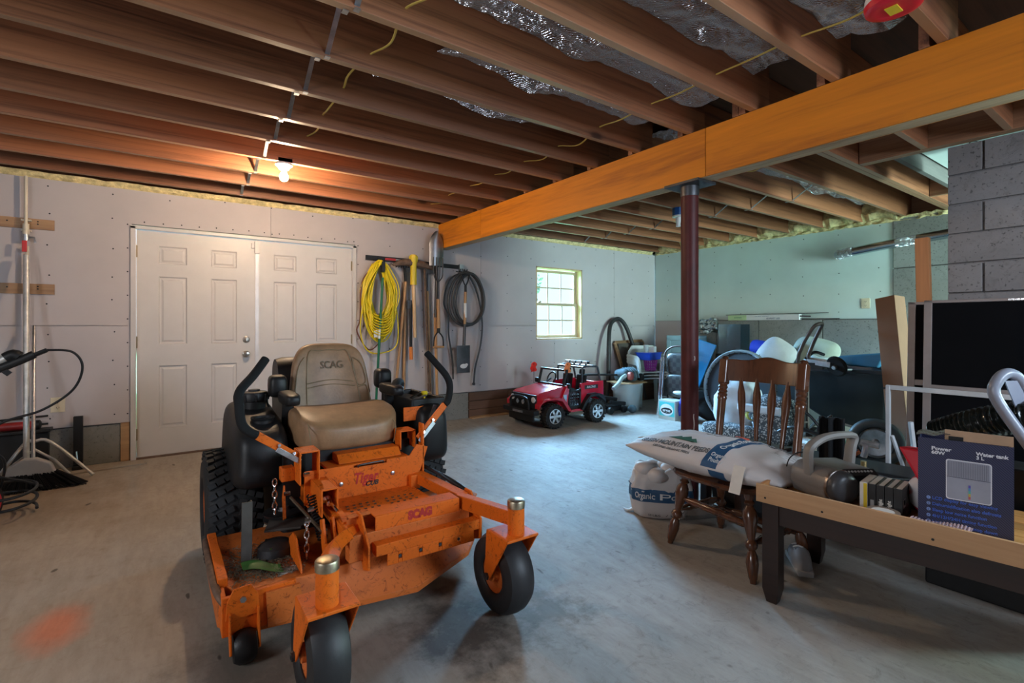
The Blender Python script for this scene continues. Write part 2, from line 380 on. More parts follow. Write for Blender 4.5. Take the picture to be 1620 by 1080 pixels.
# --- right wall
wr = box(7.0, 7.2, -2.2, 5.9, 0, CZ - .01).build('wall_right', CONC); struct(wr)
for (y0, y1) in ((5.565, 4.70), (4.70, 2.155)):
    box(6.972, 6.998, min(y0, y1) + .0015, max(y0, y1) - .0015, 1.285, CZ - .03).build('drywall_panel', GREEN if y0 < 5 else GREEN, wr)
box(6.972, 6.998, 4.9, 5.565, .3, 1.28).build('drywall_panel', DRY, wr)
ys = [4.9, 4.35, 3.70, 2.87, 2.16, 1.2, .2]
for a, b_ in zip(ys, ys[1:]): box(6.875, 6.998, b_ + .004, a - .004, 0, 1.275).build('concrete_panel', CONC, wr, .004)
for z0, z1 in ((1.28, 1.86), (1.87, CZ - .005)): box(6.96, 6.998, -1.0, 2.15, z0, z1).build('concrete_panel', CONC, wr, .004)
sc = M()
for i in range(9):
    y = 5.3 - .43 * i
    for j in range(5):
        if y > 2.2: sc.lathe([(.0065, 0), (.0065, .002)], (6.9715, y + rnd.uniform(-.01, .01), 1.36 + .25 * j + rnd.uniform(-.03, .03)), (-1, 0, 0), 6)
tag(sc.build('screw_heads', SCREW, wr), kind='stuff')
def blk(y0, y1):
    mb = M()
    mb.sheet(lambda u, v: (6.985 - .07 * math.sin(math.pi * v ** .8) + .05 * noise.noise((u * 5, v * 4, y0)), y0 + (y1 - y0) * u, 2.425 + .29 * v + .03 * noise.noise((u * 4 + y0 * 3, v * 3, 1))), 12, 10, (.05, 0, 0)); return mb
for i in range(8):
    y0 = 5.40 - .43 * i - .38 + .03
    tag(blk(y0 + .07, y0 + .42).build('insulation_batt', INSUL, wr), kind='stuff')
mb = M(); mb.sheet(lambda u, v: (6.955 + .03 * noise.noise((u * 60, v * 2, 0)) , 1.6 + 3.95 * u, CZ - .045 + .06 * v + .014 * noise.noise((u * 70, v * 2, 5))), 160, 4, (.05, 0, 0))
tag(mb.build('insulation_strip', INSUL, wr), kind='stuff')
# --- walls outside the frame
wl = box(-2.8, -2.7, -2.2, 5.9, 0, CZ).build('wall_left', DRY); struct(wl)
wf = M(); holes(wf, -2.8, 7.2, -2.35, -2.2, 0, CZ, [(2.2, 3.6, 1.55, 2.43), (5.7, 6.7, 0.5, 2.4)]); struct(wf.build('wall_front', DRY))
# --- concrete block chimney breast
wc = box(4.53, 5.2, -.85, 1.075, 0, CZ - .005).build('wall_chimney', MORT); struct(wc)
BH = .2052
for c in range(12):
    z1 = CZ - .01 - c * BH; y = 1.08; first = .19 if c % 2 == 0 else .40
    L_ = first
    while y > -.8:
        y0 = max(y - L_, -.85)
        if y - y0 > .05:
            dx = rnd.uniform(0, .003)
            box(4.505 + dx, 4.56, y0 + .006, y - .006, z1 - BH + .012, z1).build('concrete_block', CMU, wc, .003)
        y = y0; L_ = .42 if L_ < .41 and y < 1 else .42
# --- ceiling: subfloor, joists, bridging
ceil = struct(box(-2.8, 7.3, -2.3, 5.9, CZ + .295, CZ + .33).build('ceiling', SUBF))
JY = [2.39 + .43 * k for k in range(-9, 8)]; JH = .285; JT = .040
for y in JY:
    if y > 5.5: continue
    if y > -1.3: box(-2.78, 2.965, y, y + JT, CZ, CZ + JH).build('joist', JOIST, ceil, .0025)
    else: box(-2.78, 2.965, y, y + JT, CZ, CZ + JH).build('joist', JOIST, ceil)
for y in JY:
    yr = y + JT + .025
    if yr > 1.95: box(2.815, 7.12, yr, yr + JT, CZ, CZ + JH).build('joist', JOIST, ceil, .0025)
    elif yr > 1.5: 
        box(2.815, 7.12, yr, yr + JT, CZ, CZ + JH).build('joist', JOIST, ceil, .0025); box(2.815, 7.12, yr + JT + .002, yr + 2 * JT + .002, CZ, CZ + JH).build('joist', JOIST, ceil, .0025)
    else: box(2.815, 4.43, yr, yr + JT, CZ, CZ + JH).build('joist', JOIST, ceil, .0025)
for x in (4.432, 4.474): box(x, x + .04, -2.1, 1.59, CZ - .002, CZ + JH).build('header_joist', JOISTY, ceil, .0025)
GREYW = wood('weathered_joist', (.13, .12, .11), (.08, .075, .07), 'x', 13, .7)
box(4.53, 6.2, 1.38, 1.42, CZ + .02, CZ + .2).build('joist', GREYW, ceil, .0025)
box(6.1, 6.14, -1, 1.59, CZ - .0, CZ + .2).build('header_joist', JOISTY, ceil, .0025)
pn = box(4.53, 6.08, -1.0, 1.36, CZ + .14, CZ + .155).build('drywall_panel', GREEN, ceil)
text('FIBERBOND', .07, SCREW, pn, (5.2, 1.05, CZ + .139), (R(180), 0, R(180)), bold=.001)
text('1/2 IN.', .06, SCREW, pn, (5.35, 1.22, CZ + .139), (R(180), 0, R(180)), bold=.001)
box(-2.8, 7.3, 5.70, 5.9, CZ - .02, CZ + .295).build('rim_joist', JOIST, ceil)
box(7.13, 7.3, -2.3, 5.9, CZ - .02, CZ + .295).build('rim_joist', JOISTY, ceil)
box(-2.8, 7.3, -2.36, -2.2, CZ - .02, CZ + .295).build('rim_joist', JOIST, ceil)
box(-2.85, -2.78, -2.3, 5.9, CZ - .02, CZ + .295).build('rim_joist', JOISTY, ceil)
# steel cross bridging
allj = sorted([y for y in JY if -.3 < y < 5.45])
def bridging(x, off, ys, single=False):
    for a, b_ in zip(ys, ys[1:]):
        a2 = a + JT + off; b2 = b_ + off
        for q, (p, e) in enumerate((((x, a2, CZ + .012), (x, b2, CZ + JH - .03)), ((x + .035, b2, CZ + .012), (x + .035, a2, CZ + JH - .03)))):
            if single and q: continue
            mb = M(); mb.bar(p, e, .022, .0035, (0, 0, 1)); mb.bar((p[0] - .012, p[1], p[2] - .016), (p[0] + .012, p[1], p[2] - .016), .03, .003); mb.build('bridging_strap', STEEL, ceil)
bridging(.60, 0, allj)
bridging(5.18, .065, [y for y in allj if y > 1.9])
# radiant foil stapled between the near joists
def foilbay(y0, y1, x0, x1, sd, sag):
    mb = M()
    def f(u, v):
        x = x0 + (x1 - x0) * u; y = y0 + JT + .004 + (y1 - y0 - JT - .008) * v
        z = CZ + .20 - sag * math.sin(math.pi * v) * (.6 + .4 * math.sin(x * 3 + sd)) + .03 * noise.noise((x * 3, v * 3, sd)) + .012 * noise.noise((x * 14, v * 9, sd))
        z -= .12 * max(0, noise.noise((x * 1.7, v * .6, sd + 4)))
        return (x, y, min(z, CZ + .285))
    mb.sheet(f, 90, 12, (0, 0, .003)); return mb
bays = [(1.53, .55, 2.78, .03), (1.10, .8, 2.78, .03), (.67, 1.0, 2.78, .06), (.24, 1.2, 2.78, .04), (1.96, 1.2, 2.75, .02), (2.39, 1.0, 2.3, .01)]
for i, (y, x0, x1, sag) in enumerate(bays):
    o = foilbay(y, y + .43, x0, x1, i * 3.1, sag).build('foil_sheet', FOIL, ceil, ang=70)
o = foilbay(1.96 + .065, 2.39 + .065, 3.0, 6.9, 9, .0).build('foil_sheet', FOIL, ceil, ang=70)

# --- big built-up beam
bm_ = thing('support_beam', 'orange varnished plywood-clad beam running under the ceiling joists to the steel column', 'beam', (2.82, 0, 2.146))
box(.012, .118, -2.19, 5.565, .0, CZ - 2.146 - .001).build('beam_core', BEAMU, bm_)
for a, b_ in ((-2.18, -.845), (-.841, 1.858), (1.862, 4.568), (4.572, 5.564)):
    box(0, .0115, a, b_, .002, CZ - 2.146 - .002).build('plywood_panel', BEAMF, bm_, .0015)
    box(.1185, .13, a, b_, .002, CZ - 2.146 - .002).build('plywood_panel', BEAMF, bm_, .0015)
# --- steel column
MAROON = mk('maroon_paint', (.07, .011, .010), .5, var=.2, vs=14, bump=.08, bs=30, spec=.3)
cm = thing('support_column', 'round maroon painted steel column holding up the orange beam', 'column', (2.885, 2.02, 0))
M().lathe([(.056, .0), (.056, 2.125)], n=32).build('shaft', MAROON, cm)
box(-.10, .10, -.13, .13, 2.127, 2.144).build('cap_plate', DARKST, cm, .002)
M().lathe([(.058, 2.06), (.06, 2.07), (.06, 2.125)], n=32).build('collar', DARKST, cm)
# drips of old glue on the column
PLAST = mk('plaster_smear', (.42, .33, .31), .7, var=.3, bump=.5, bs=60)
mb = M()
for cs in (((62, .62), (60, .60), (64, .55), (58, .48), (61, .42), (56, .38)), ((66, 1.0), (69, .985), (65, .97)), ((48, .35), (53, .335), (57, .32), (60, .318))):
    pts = [(.0565 * math.cos(R(180 + c)), .0565 * math.sin(R(180 + c)), z) for c, z in cs]; mb.tube(pts, .004, 6, 4)
mb.build('paint_drip', PLAST, cm)
# --- bulb fixture on the ceiling
bf = thing('ceiling_bulb', 'lit bare bulb in a white porcelain holder under the joists near the double door', 'lamp', (.78, 4.165, CZ))
PORC = mk('porcelain', (.75, .73, .7), .3, var=.03)
box(-.05, .05, -.055, .055, -.002, .03).build('junction_box', STEEL, bf)
M().lathe([(.02, -.002), (.062, -.003), (.062, -.014), (.05, -.022), (.034, -.045), (.022, -.048)], n=28).build('lamp_holder', PORC, bf)
M().lathe([(.012, -.046), (.014, -.058), (.022, -.075), (.030, -.095), (.031, -.108), (.026, -.124), (.014, -.134), (.002, -.137)], n=20).build('bulb', emit('bulb_glow', (1, .72, .46), 1750), bf)
# --- blue box pendant on the right ceiling
bp_ = thing('ceiling_lamp_holder', 'white lamp holder on a blue junction box left of the maroon column', 'lamp', (4.5, 3.29, CZ - .055))
BLUEP = mk('blue_plastic', (.01, .07, .25), .4)
M().lathe([(.058, -.03), (.062, -.02), (.062, .05), (.05, .055)], n=8).build('junction_box', BLUEP, bp_)
M().lathe([(.062, -.045), (.062, -.030), (.03, -.03)], n=20).build('lamp_base', WHITE, bp_)
M().lathe([(.012, -.15), (.024, -.145), (.022, -.11), (.028, -.09), (.028, -.046)], n=16).build('socket', WHITE, bp_)
# smoke alarm
sa = thing('smoke_alarm', 'round white smoke alarm in a red cover on the joist above the orange beam', 'alarm', (2.27, .70, CZ))
RED = mk('red_cover', (.62, .012, .03), .35)
M().lathe([(.09, -.001), (.092, -.02), (.088, -.028), (.02, -.03)], n=32).build('alarm_base', WHITE, sa)
M().lathe([(.089, -.024), (.094, -.03), (.09, -.05), (.07, -.058), (.055, -.055), (.02, -.056)], n=32).build('red_cover', RED, sa)
box(-.032, .032, -.02, .02, -.0595, -.056).build('warning_label', mk('yellow_label', (.75, .55, .03), .5), sa)
# yellow cables threaded through the joists
YCAB = mk('yellow_cable_sheath', (.62, .45, .10), .5, var=.1)
def cable(x, ys, z, label, wob=.06):
    pts = []
    for a, b_ in zip(ys, ys[1:]):
        pts.append((x, a + JT / 2, z)); s = rnd.uniform(-.6, 1) * wob
        pts.append((x + s, (a + b_) / 2 + JT / 2, z - rnd.uniform(.01, .05)))
    pts.append((x, ys[-1] + JT / 2, z))
    tag(M().tube(pts, .0062, 8, 6, flat=.6).build('electrical_cable', YCAB), label, 'cable')
cable(.84, [.67, 1.10, 1.53, 1.96, 2.39, 2.82, 3.25, 3.68], CZ + .08, 'yellow electrical cable threaded through the joists leading towards the lit bulb', .10)
cable(2.42, [.24, .67, 1.10, 1.53, 1.96, 2.39, 2.82, 3.25, 3.68, 4.11, 4.54, 4.97], CZ + .085, 'yellow electrical cable threaded through the joists just left of the orange beam', .07)
cable(3.9, [.24, .67, 1.10, 1.53, 1.96, 2.39, 2.82, 3.25, 3.68, 4.11, 4.54, 4.97], CZ + .07, 'yellow electrical cable threaded through the joists right of the beam beyond the column', .12)
# --- window
FRW = wood('window_jamb_pine', (.52, .36, .19), (.38, .24, .12), 'z', 12, .5, rv=.05)
SASH = mk('tan_vinyl_sash', (.40, .32, .21), .45, var=.04)
mb = M()
mb.box(WX0, WX0 + .02, 5.572, 5.74, WZ0, WZ1).box(WX1 - .02, WX1, 5.572, 5.74, WZ0, WZ1).box(WX0, WX1, 5.572, 5.74, WZ1 - .02, WZ1).box(WX0, WX1, 5.572, 5.74, WZ0, WZ0 + .02)
win = struct(mb.build('window_1', FRW))
GL = glass('window_glass', (.93, .98, 1), .02, .93)
mid = 1.515
for (z0, z1, y) in ((mid - .02, WZ1 - .03, 5.69), (WZ0 + .02, mid + .02, 5.66)):
    x0, x1 = WX0 + .022, WX1 - .022
    s = M(); f = .045
    s.box(x0, x0 + f, y, y + .03, z0, z1).box(x1 - f, x1, y, y + .03, z0, z1).box(x0 + f, x1 - f, y, y + .03, z1 - f * .9, z1).box(x0 + f, x1 - f, y, y + .03, z0, z0 + f)
    so = s.build('sash', SASH, win, .002)
    g = M(); gx0, gx1, gz0, gz1 = x0 + f, x1 - f, z0 + f, z1 - f * .9
    for i in (1, 2): xx = gx0 + (gx1 - gx0) * i / 3; g.box(xx - .009, xx + .009, y + .010, y + .022, gz0, gz1)
    zz = (gz0 + gz1) / 2; g.box(gx0, gx1, y + .011, y + .021, zz - .009, zz + .009); g.build('glazing_bar', SASH, so)
    box(gx0, gx1, y + .014, y + .018, gz0, gz1).build('pane', GL, so)
mb = M(); mb.box(WX0 + .10, WX0 + .16, 5.645, 5.675, mid + .02, mid + .035); mb.box(WX0 + .115, WX0 + .145, 5.64, 5.66, mid + .03, mid + .045); mb.build('sash_lock', SASH, win)
box(WX0 - .005, WX1 + .005, 5.56, 5.60, WZ0 - .012, WZ0).build('window_sill', mk('sill_white', (.6, .6, .6), .5), win, .002)
# outdoors seen through the panes
tag(box(-1, 14, 5.95, 18, -.3, .55).build('ground', mk('grass', (.10, .2, .05), .9, var=.4, bump=.5)), kind='structure')
LEAF = mk('leaves', (.34, .46, .36), .6, var=.5, vs=5)
for i, (x, y, h, r, lab) in enumerate(((6.6, 14.5, 3.4, 1.7, 'pale green leafy bush outside the window, left of the view'), (10.4, 15.5, 3.8, 1.6, 'pale green leafy bush outside the window, right of the view'))):
    mb = M()
    for k in range(1400):
        d = Vector((rnd.gauss(0, 1), rnd.gauss(0, 1), rnd.gauss(0, 1))).normalized() * r * rnd.uniform(.55, 1.0)
        c = Vector((x, y, h - 1.1)) + Vector((d.x, d.y, d.z * 1.0)); a = Vector((rnd.gauss(0, 1), rnd.gauss(0, 1), rnd.gauss(0, 1))).normalized(); b2 = a.orthogonal().normalized(); c2 = a.cross(b2)
        s_ = rnd.uniform(.06, .12); mb.add([c - b2 * s_, c + c2 * s_ * .5, c + b2 * s_, c - c2 * s_ * .5, c + a * s_ * .2], [(0, 1, 4), (1, 2, 4), (2, 3, 4), (3, 0, 4)])
    t = thing('leafy_bush', lab, 'bush', (0, 0, 0)); tag(mb.build('foliage', LEAF, t, smooth=False), kind='stuff')
    M().tube([(x, y, .5), (x, y, h - 1.5)], .08, 8).build('trunk', RUST, t)
# --- double door
door = M(); q = .035
door.box(DX0 - .03, DX0 + q - .03 + .005, 5.555, 5.63, 0, DZ + .005).box(DX1 - q + .025, DX1 + .03, 5.555, 5.63, 0, DZ + .005).box(DX0 - .03, DX1 + .03, 5.555, 5.63, DZ - .02, DZ + .01)
door = struct(door.build('door_1', DOORW, None, .003))
MIDX = .785
def leaf(x0, x1, nm):
    mb = M(); y = 5.600; Y1 = 5.64; z0, z1 = .012, DZ - .024
    W = x1 - x0; mg = .145 * W / .95; st = .15
    cols = ((x0 + .155, x0 + .155 + .235), (x1 - .155 - .235, x1 - .155)); rows = ((.25, .84), (1.02, 1.66), (1.76, 1.94))
    # field built as grid around sunk panels
    xs = [x0, cols[0][0], cols[0][1], cols[1][0], cols[1][1], x1]; zs = [z0] + [v for r_ in rows for v in r_] + [z1]
    for i in range(5):
        for j in range(7):
            if i % 2 == 1 and j % 2 == 1: continue
            mb.box(xs[i], xs[i + 1], y, Y1, zs[j], zs[j + 1])
    lf = mb.build(nm, DOORW, door)
    for cx0, cx1 in cols:
        for a, b_ in rows:
            p = M(); e = .008; g1 = .018; g2 = .030; g3 = .045
            lv = [(0, y), (e, y + .0), (g1, y + .012), (g2, y + .012), (g3, y + .003), (g3 + .001, y + .003)]
            vs = []; fs = []
            for gi, yy in lv: vs += [(cx0 + gi, yy, a + gi), (cx1 - gi, yy, a + gi), (cx1 - gi, yy, b_ - gi), (cx0 + gi, yy, b_ - gi)]
            for k in range(len(lv) - 1):
                for c in range(4): d = (c + 1) % 4; fs.append((k * 4 + c, k * 4 + d, k * 4 + 4 + d, k * 4 + 4 + c))
            fs.append(tuple(range(len(vs) - 4, len(vs)))); vs += [(cx0, Y1, a), (cx1, Y1, a), (cx1, Y1, b_), (cx0, Y1, b_)]; n_ = len(vs) - 4
            for c in range(4): d = (c + 1) % 4; fs.append((c, n_ + c, n_ + d, d))
            p.add(vs, fs).build('raised_panel', DOORW, lf, ang=20)
    return lf
l1 = leaf(DX0 + .012, MIDX - .004, 'door_leaf'); l2 = leaf(MIDX + .004, DX1 - .012, 'door_leaf')
box(MIDX - .004, MIDX + .028, 5.592, 5.60, .012, DZ - .024).build('astragal', mk('astragal_metal', (.55, .52, .5), .35, .3), door)
for z in (1.87, 1.05, .22):
    for x in (DX0 + .006, DX1 - .006):
        mb = M(); mb.box(x - .014, x + .014, 5.588, 5.60, z - .052, z + .052); mb.tube([(x, 5.586, z - .055), (x, 5.586, z + .055)], .007, 8); mb.build('hinge', HBRONZE, door)
NICK = mk('satin_nickel', (.42, .38, .33), .3, 1)
for z, kind_ in ((.918, 'knob'), (1.062, 'deadbolt')):
    mb = M(); prof = [(.034, 0), (.034, .006), (.016, .012), (.014, .03), (.026, .04), (.029, .055), (.022, .066), (.004, .069)] if kind_ == 'knob' else [(.033, 0), (.032, .012), (.02, .016), (.006, .017)]
    mb.lathe(prof, (.70, 5.60, z), (0, -1, 0), 24)
    if kind_ == 'deadbolt': mb.box(.694, .706, 5.565, 5.585, z - .016, z + .016)
    mb.build('door_knob' if kind_ == 'knob' else 'deadbolt', NICK, l1)
box(MIDX - .012, MIDX + .035, 5.575, 5.592, 1.93, 2.05).build('security_latch', DOORW, door, .003)
box(MIDX - .04, MIDX - .014, 5.58, 5.60, 1.98, 2.03).build('security_latch', DOORW, door, .003)
box(DX0, DX1, 5.56, 5.66, 0, .012).build('threshold', RUST, door)
# ================================================================ ZERO-TURN MOWER
def anchor(root, loc):
    root.location = loc
    for ch in kids(root): ch.location = Vector(ch.location) - Vector(loc)
    return root
def orange(name, c, faded):
    m, nt, b = nodes(name); L = nt.links; mp = coords(nt)
    n = N(nt, 'ShaderNodeTexNoise', i_Scale=4.0, i_Detail=8.0, i_Roughness=.7); L.new(mp.outputs[0], n.inputs['Vector'])
    r = ramp(nt, n.outputs['Fac'], [(.30, tuple(x * .55 for x in c)), (.42, c), (.62, c), (.78, faded)])
    n2 = N(nt, 'ShaderNodeTexNoise', i_Scale=26.0, i_Detail=6.0, i_Roughness=.8, i_Distortion=2.0); L.new(mp.outputs[0], n2.inputs['Vector'])
    r2 = ramp(nt, n2.outputs['Fac'], [(.33, (.10, .08, .07)), (.385, (.5, .46, .44)), (.46, (1, 1, 1))])
    mu = N(nt, 'ShaderNodeMixRGB', blend_type='MULTIPLY'); mu.inputs[0].default_value = .85; L.new(r.outputs[0], mu.inputs[1]); L.new(r2.outputs[0], mu.inputs[2])
    L.new(mu.outputs[0], b.inputs['Base Color']); b.inputs['Roughness'].default_value = .55; b.inputs['Specular IOR Level'].default_value = .3
    bp = N(nt, 'ShaderNodeBump', i_Strength=.12, i_Distance=.004); L.new(n2.outputs['Fac'], bp.inputs['Height']); L.new(bp.outputs[0], b.inputs['Normal']); return m
OR = orange('orange_paint', (.70, .130, .006), (.64, .18, .04))
ORF = orange('faded_orange_paint', (.58, .14, .025), (.58, .21, .10))
VINYL = mk('tan_vinyl', (.29, .165, .085), .45, var=.22, vs=14, bump=.10, bs=90)
SEAMV = mk('vinyl_seam', (.24, .165, .09), .5)
LOUV = mk('louvre_slot', (.10, .03, .01), .6)
mow = thing('lawn_mower', 'orange zero-turn riding mower with tan vinyl seat standing on the concrete floor', 'mower')
mX = .8
# rear wheels
def tyre(mb, c, R_, W_, rim, n=48, rnd_=.35):
    h = W_ / 2; prof = [(rim, -h * .8), (rim * 1.12, -h), (R_ * .82, -h * 1.0), (R_ * .95, -h * .85), (R_ - .002, -h * (1 - rnd_)), (R_, 0), (R_ - .002, h * (1 - rnd_)), (R_ * .95, h * .85), (R_ * .82, h), (rim * 1.12, h), (rim, h * .8)]
    return mb.lathe(prof, c, (1, 0, 0), n, cap=False, closed=True)
for X in (.298, 1.302):
    mb = M(); c = Vector((X, 2.97, .28)); tyre(mb, c, .268, .25, .13)
    t = mb.build('rear_tyre', RUB, mow)
    lg = M(); nl = 34
    for k in range(nl):
        for sgn in (-1, 1):
            for seg_ in range(3):
                a = 2 * math.pi * (k + (.5 if sgn > 0 else 0)) / nl + seg_ * .055; x0 = sgn * (.012 + seg_ * .036); x1 = x0 + sgn * .030
                rr = .272 if seg_ < 2 else .268
                ca, sa_ = math.cos(a), math.sin(a); tn = Vector((0, -sa_, ca)); p = Vector((0, ca, sa_))
                lg.bar(c + Vector((x0, 0, 0)) + p * rr, c + Vector((x1, 0, 0)) + p * rr + tn * .012, .026, .016, p)
    tag(lg.build('tread_lugs', RUB, t), kind='stuff')
    mb = M(); mb.lathe([(.03, -.06), (.10, -.06), (.118, -.10), (.135, -.112), (.128, -.105), (.128, .105), (.135, .112), (.118, .10), (.10, .05), (.03, .05)], c, (1, 0, 0), 32)
    mb.lathe([(.04, -.11), (.045, -.06), (.045, .06), (.04, .1)], c, (1, 0, 0), 16); mb.build('wheel_rim', OR, mow)
# front casters
for (wx, wy, px, py) in ((.42, 1.665, .412, 1.552), (1.18, 1.735, 1.18, 1.638)):
    c = Vector((wx, wy, .165)); mb = M()
    mb.lathe([(.075, -.052), (.085, -.060), (.12, -.064), (.148, -.055), (.162, -.030), (.165, 0), (.162, .030), (.148, .055), (.12, .064), (.085, .060), (.075, .052)], c, (1, 0, 0), 48, cap=False, closed=True)
    mb.build('caster_tyre', mk('slick_rubber', (.018, .018, .02), .5, var=.25, vs=8, bump=.05), mow)
    M().lathe([(.02, -.062), (.028, -.06), (.03, -.035), (.06, -.03), (.078, -.05), (.076, 0), (.078, .05), (.06, .03), (.03, .035), (.028, .06), (.02, .062)], c, (1, 0, 0), 28).build('caster_rim', ORF, mow)
    fk = M(); W_ = .078
    # top plate and two tapering cheeks down to the axle
    poly = [(py - .05, .345), (py - .05, .357), (py + .105, .357), (py + .105, .345)]
    fk.prism(poly, 'x', wx - W_, wx + W_)
    for s in (-1, 1):
        ck = [(py - .05, .352), (py + .105, .352), (wy + .022, .165), (wy, .142), (wy - .022, .165)]
        a = wx + s * W_; fk.prism(ck, 'x', a - s * .008, a)
    f = fk.build('caster_fork', OR, mow, .004)
    mb = M(); mb.tube([(wx - W_ - .012, wy, .165), (wx + W_ + .012, wy, .165)], .008, 10); mb.lathe([(.015, 0), (.015, .01)], (wx - W_ - .01, wy, .165), (1, 0, 0), 6); mb.build('axle_bolt', DARKST, f)
    M().lathe([(.034, .357), (.034, .465)], (px, py, 0), n=28).build('pivot_tube', OR, mow)
    M().lathe([(.036, .463), (.036, .487), (.034, .492), (.028, .495), (.004, .496)], (px, py, 0), n=28).build('grease_cap', mk('zinc_cap', (.42, .36, .26), .38, 1, var=.35, vs=30), mow)
# deck
bot = [(.17, 2.64), (.17, 2.13), (.22, 2.03), (.50, 1.985), (.88, 1.925), (1.22, 2.09), (1.40, 2.30), (1.42, 2.64)]
top = [(.185, 2.64), (.185, 2.14), (.235, 2.05), (.52, 2.03), (.86, 2.04), (1.16, 2.17), (1.33, 2.36), (1.35, 2.64)]
mb = M(); n = len(bot); rows = [(bot, .085), (bot, .108), ([(b[0] * .93 + t[0] * .07, b[1] * .93 + t[1] * .07) for b, t in zip(bot, top)], .112), (top, .232)]
vs = [(x, y, z) for pl, z in rows for x, y in pl]; fs = []
for r_ in range(3):
    for i in range(n): j = (i + 1) % n; fs.append((r_ * n + i, r_ * n + j, r_ * n + n + j, r_ * n + n + i))
fs.append(tuple(range(3 * n, 4 * n)))
mb.add(vs, fs)
dk = mb.build('mower_deck', ORF, mow, .003, ang=25)
box(.17, .205, 2.12, 2.62, .225, .262).build('deck_rim', OR, mow, .004)
M().tube([(.165, 2.60, .24), (.16, 2.35, .245), (.165, 2.10, .235), (.19, 2.04, .2)], .014, 10, 5).build('edge_roller_pipe', RUST, mow)
mb = M(); mb.box(.175, .42, 2.01, 2.03, .10, .238); mb.box(.175, .19, 2.03, 2.12, .1, .238); mb.build('deck_front_plate', OR, mow, .003)
mb = M(); mb.prism([(2.05, .235), (2.28, .235), (2.27, .30), (2.20, .345), (2.14, .34), (2.06, .26)], 'x', .445, .452); mb.build('deck_gusset', OR, mow, .002)
mb = M(); mb.prism([(.315, .225), (.43, .225), (.45, .10), (.32, .10)], 'y', 1.995, 2.009); mb.build('deck_front_flange', ORF, mow)
# anti-scalp wheel and brackets
mb = M()
for x in (.195, .285): mb.prism([(1.955, .06), (1.98, .045), (2.01, .09), (2.04, .16), (2.04, .20), (1.99, .185)], 'x', x, x + .007)
mb.build('scalp_wheel_bracket', OR, mow, .002)
M().lathe([(.012, -.036), (.045, -.036), (.056, -.02), (.058, 0), (.056, .02), (.045, .036), (.012, .036)], (.244, 1.995, .06), (1, 0, 0), 28).build('scalp_wheel', BLACK, mow)
mb = M(); mb.prism([(.19, .225), (.21, .265), (.265, .27), (.29, .23), (.295, .16), (.185, .16)], 'y', 2.0, 2.0085); mb.build('bracket_plate', OR, mow, .002)
M().lathe([(.011, 0), (.011, .008)], (.24, 2.0, .225), (0, -1, 0), 6).build('bolt', STEEL, mow)
# discharge side details
mb = M(); mb.prism([(1.12, 2.30), (1.30, 2.26), (1.47, 2.42), (1.47, 2.62), (1.15, 2.62)], 'z', .236, .246); mb.build('discharge_chute', ORF, mow, .003)
mb = M(); mb.prism([(2.35, .25), (2.44, .25), (2.41, .31)], 'x', 1.22, 1.228).prism([(2.35, .25), (2.44, .25), (2.41, .31)], 'x', 1.30, 1.308); mb.tube([(1.20, 2.41, .28), (1.33, 2.41, .28)], .008, 8); mb.build('chute_hinge', OR, mow)
# deck top clutter: pulleys, lever post, label, leaf, clippings
M().lathe([(.01, .0), (.085, .0), (.09, .012), (.06, .02), (.085, .028), (.09, .04), (.03, .045), (.02, .06)], (.47, 2.50, .30), n=32).build('belt_pulley', DARKST, mow)
mb = M(); mb.prism([(.36, 2.34), (.5, 2.30), (.56, 2.38), (.55, 2.50), (.40, 2.46)], 'z', .315, .325); mb.build('belt_guard', mk('greasy_guard', (.05, .042, .035), .7), mow, .002)
mb = M(); mb.lathe([(.075, .232), (.07, .27), (.05, .285), (.02, .29)], (.40, 2.30, 0), n=20); mb.build('spindle_housing', DARKST, mow)
for a in (0, 2.1, 4.2): M().lathe([(.009, 0), (.009, .014)], (.40 + .055 * math.cos(a), 2.30 + .055 * math.sin(a) , .268), n=6).build('bolt', CHROME, mow)
mb = M(); mb.bar((.285, 2.29, .235), (.290, 2.31, .47), .036, .008, (0, 1, 0)).bar((.304, 2.30, .235), (.309, 2.32, .47), .006, .03, (0, 1, 0)); mb.build('lever_post', mk('worn_grey_steel', (.075, .068, .06), .6, .3, var=.3), mow, .0015)
LEAFG = mk('green_leaf', (.03, .13, .02), .5, var=.3, vs=20)
mb = M(); mb.sheet(lambda u, v: (.262 + .13 * u, 2.215 + (.09 * v - .045) * (1.05 - .5 * abs(u - .5)) - .085 * u, .246 + .008 * math.sin(u * 5) + .006 * abs(v - .5)), 10, 6, (0, 0, .0012))
o = mb.build('leaf_on_deck', LEAFG, mow)
mb = M(); mb.prism([(.37, 2.085), (.46, 2.10), (.45, 2.15), (.38, 2.135)], 'z', .2325, .234); mb.build('data_plate', mk('dirty_label', (.45, .45, .42), .6, var=.5, vs=60), mow)
mb = M()
for i in range(2600):
    x = rnd.gauss(.33, .10); y = rnd.gauss(2.22, .12)
    if not (.21 < x < .50 and 2.07 < y < 2.45): continue
    a = rnd.uniform(0, 6.28); l_ = rnd.uniform(.006, .018); mb.bar((x, y, .234 + rnd.uniform(0, .007)), (x + l_ * math.cos(a), y + l_ * math.sin(a), .236 + rnd.uniform(0, .008)), .002, .001)
tag(mb.build('grass_clippings', mk('dry_clippings', (.12, .095, .06), .9, var=.7, vs=40), mow, smooth=False), kind='stuff')
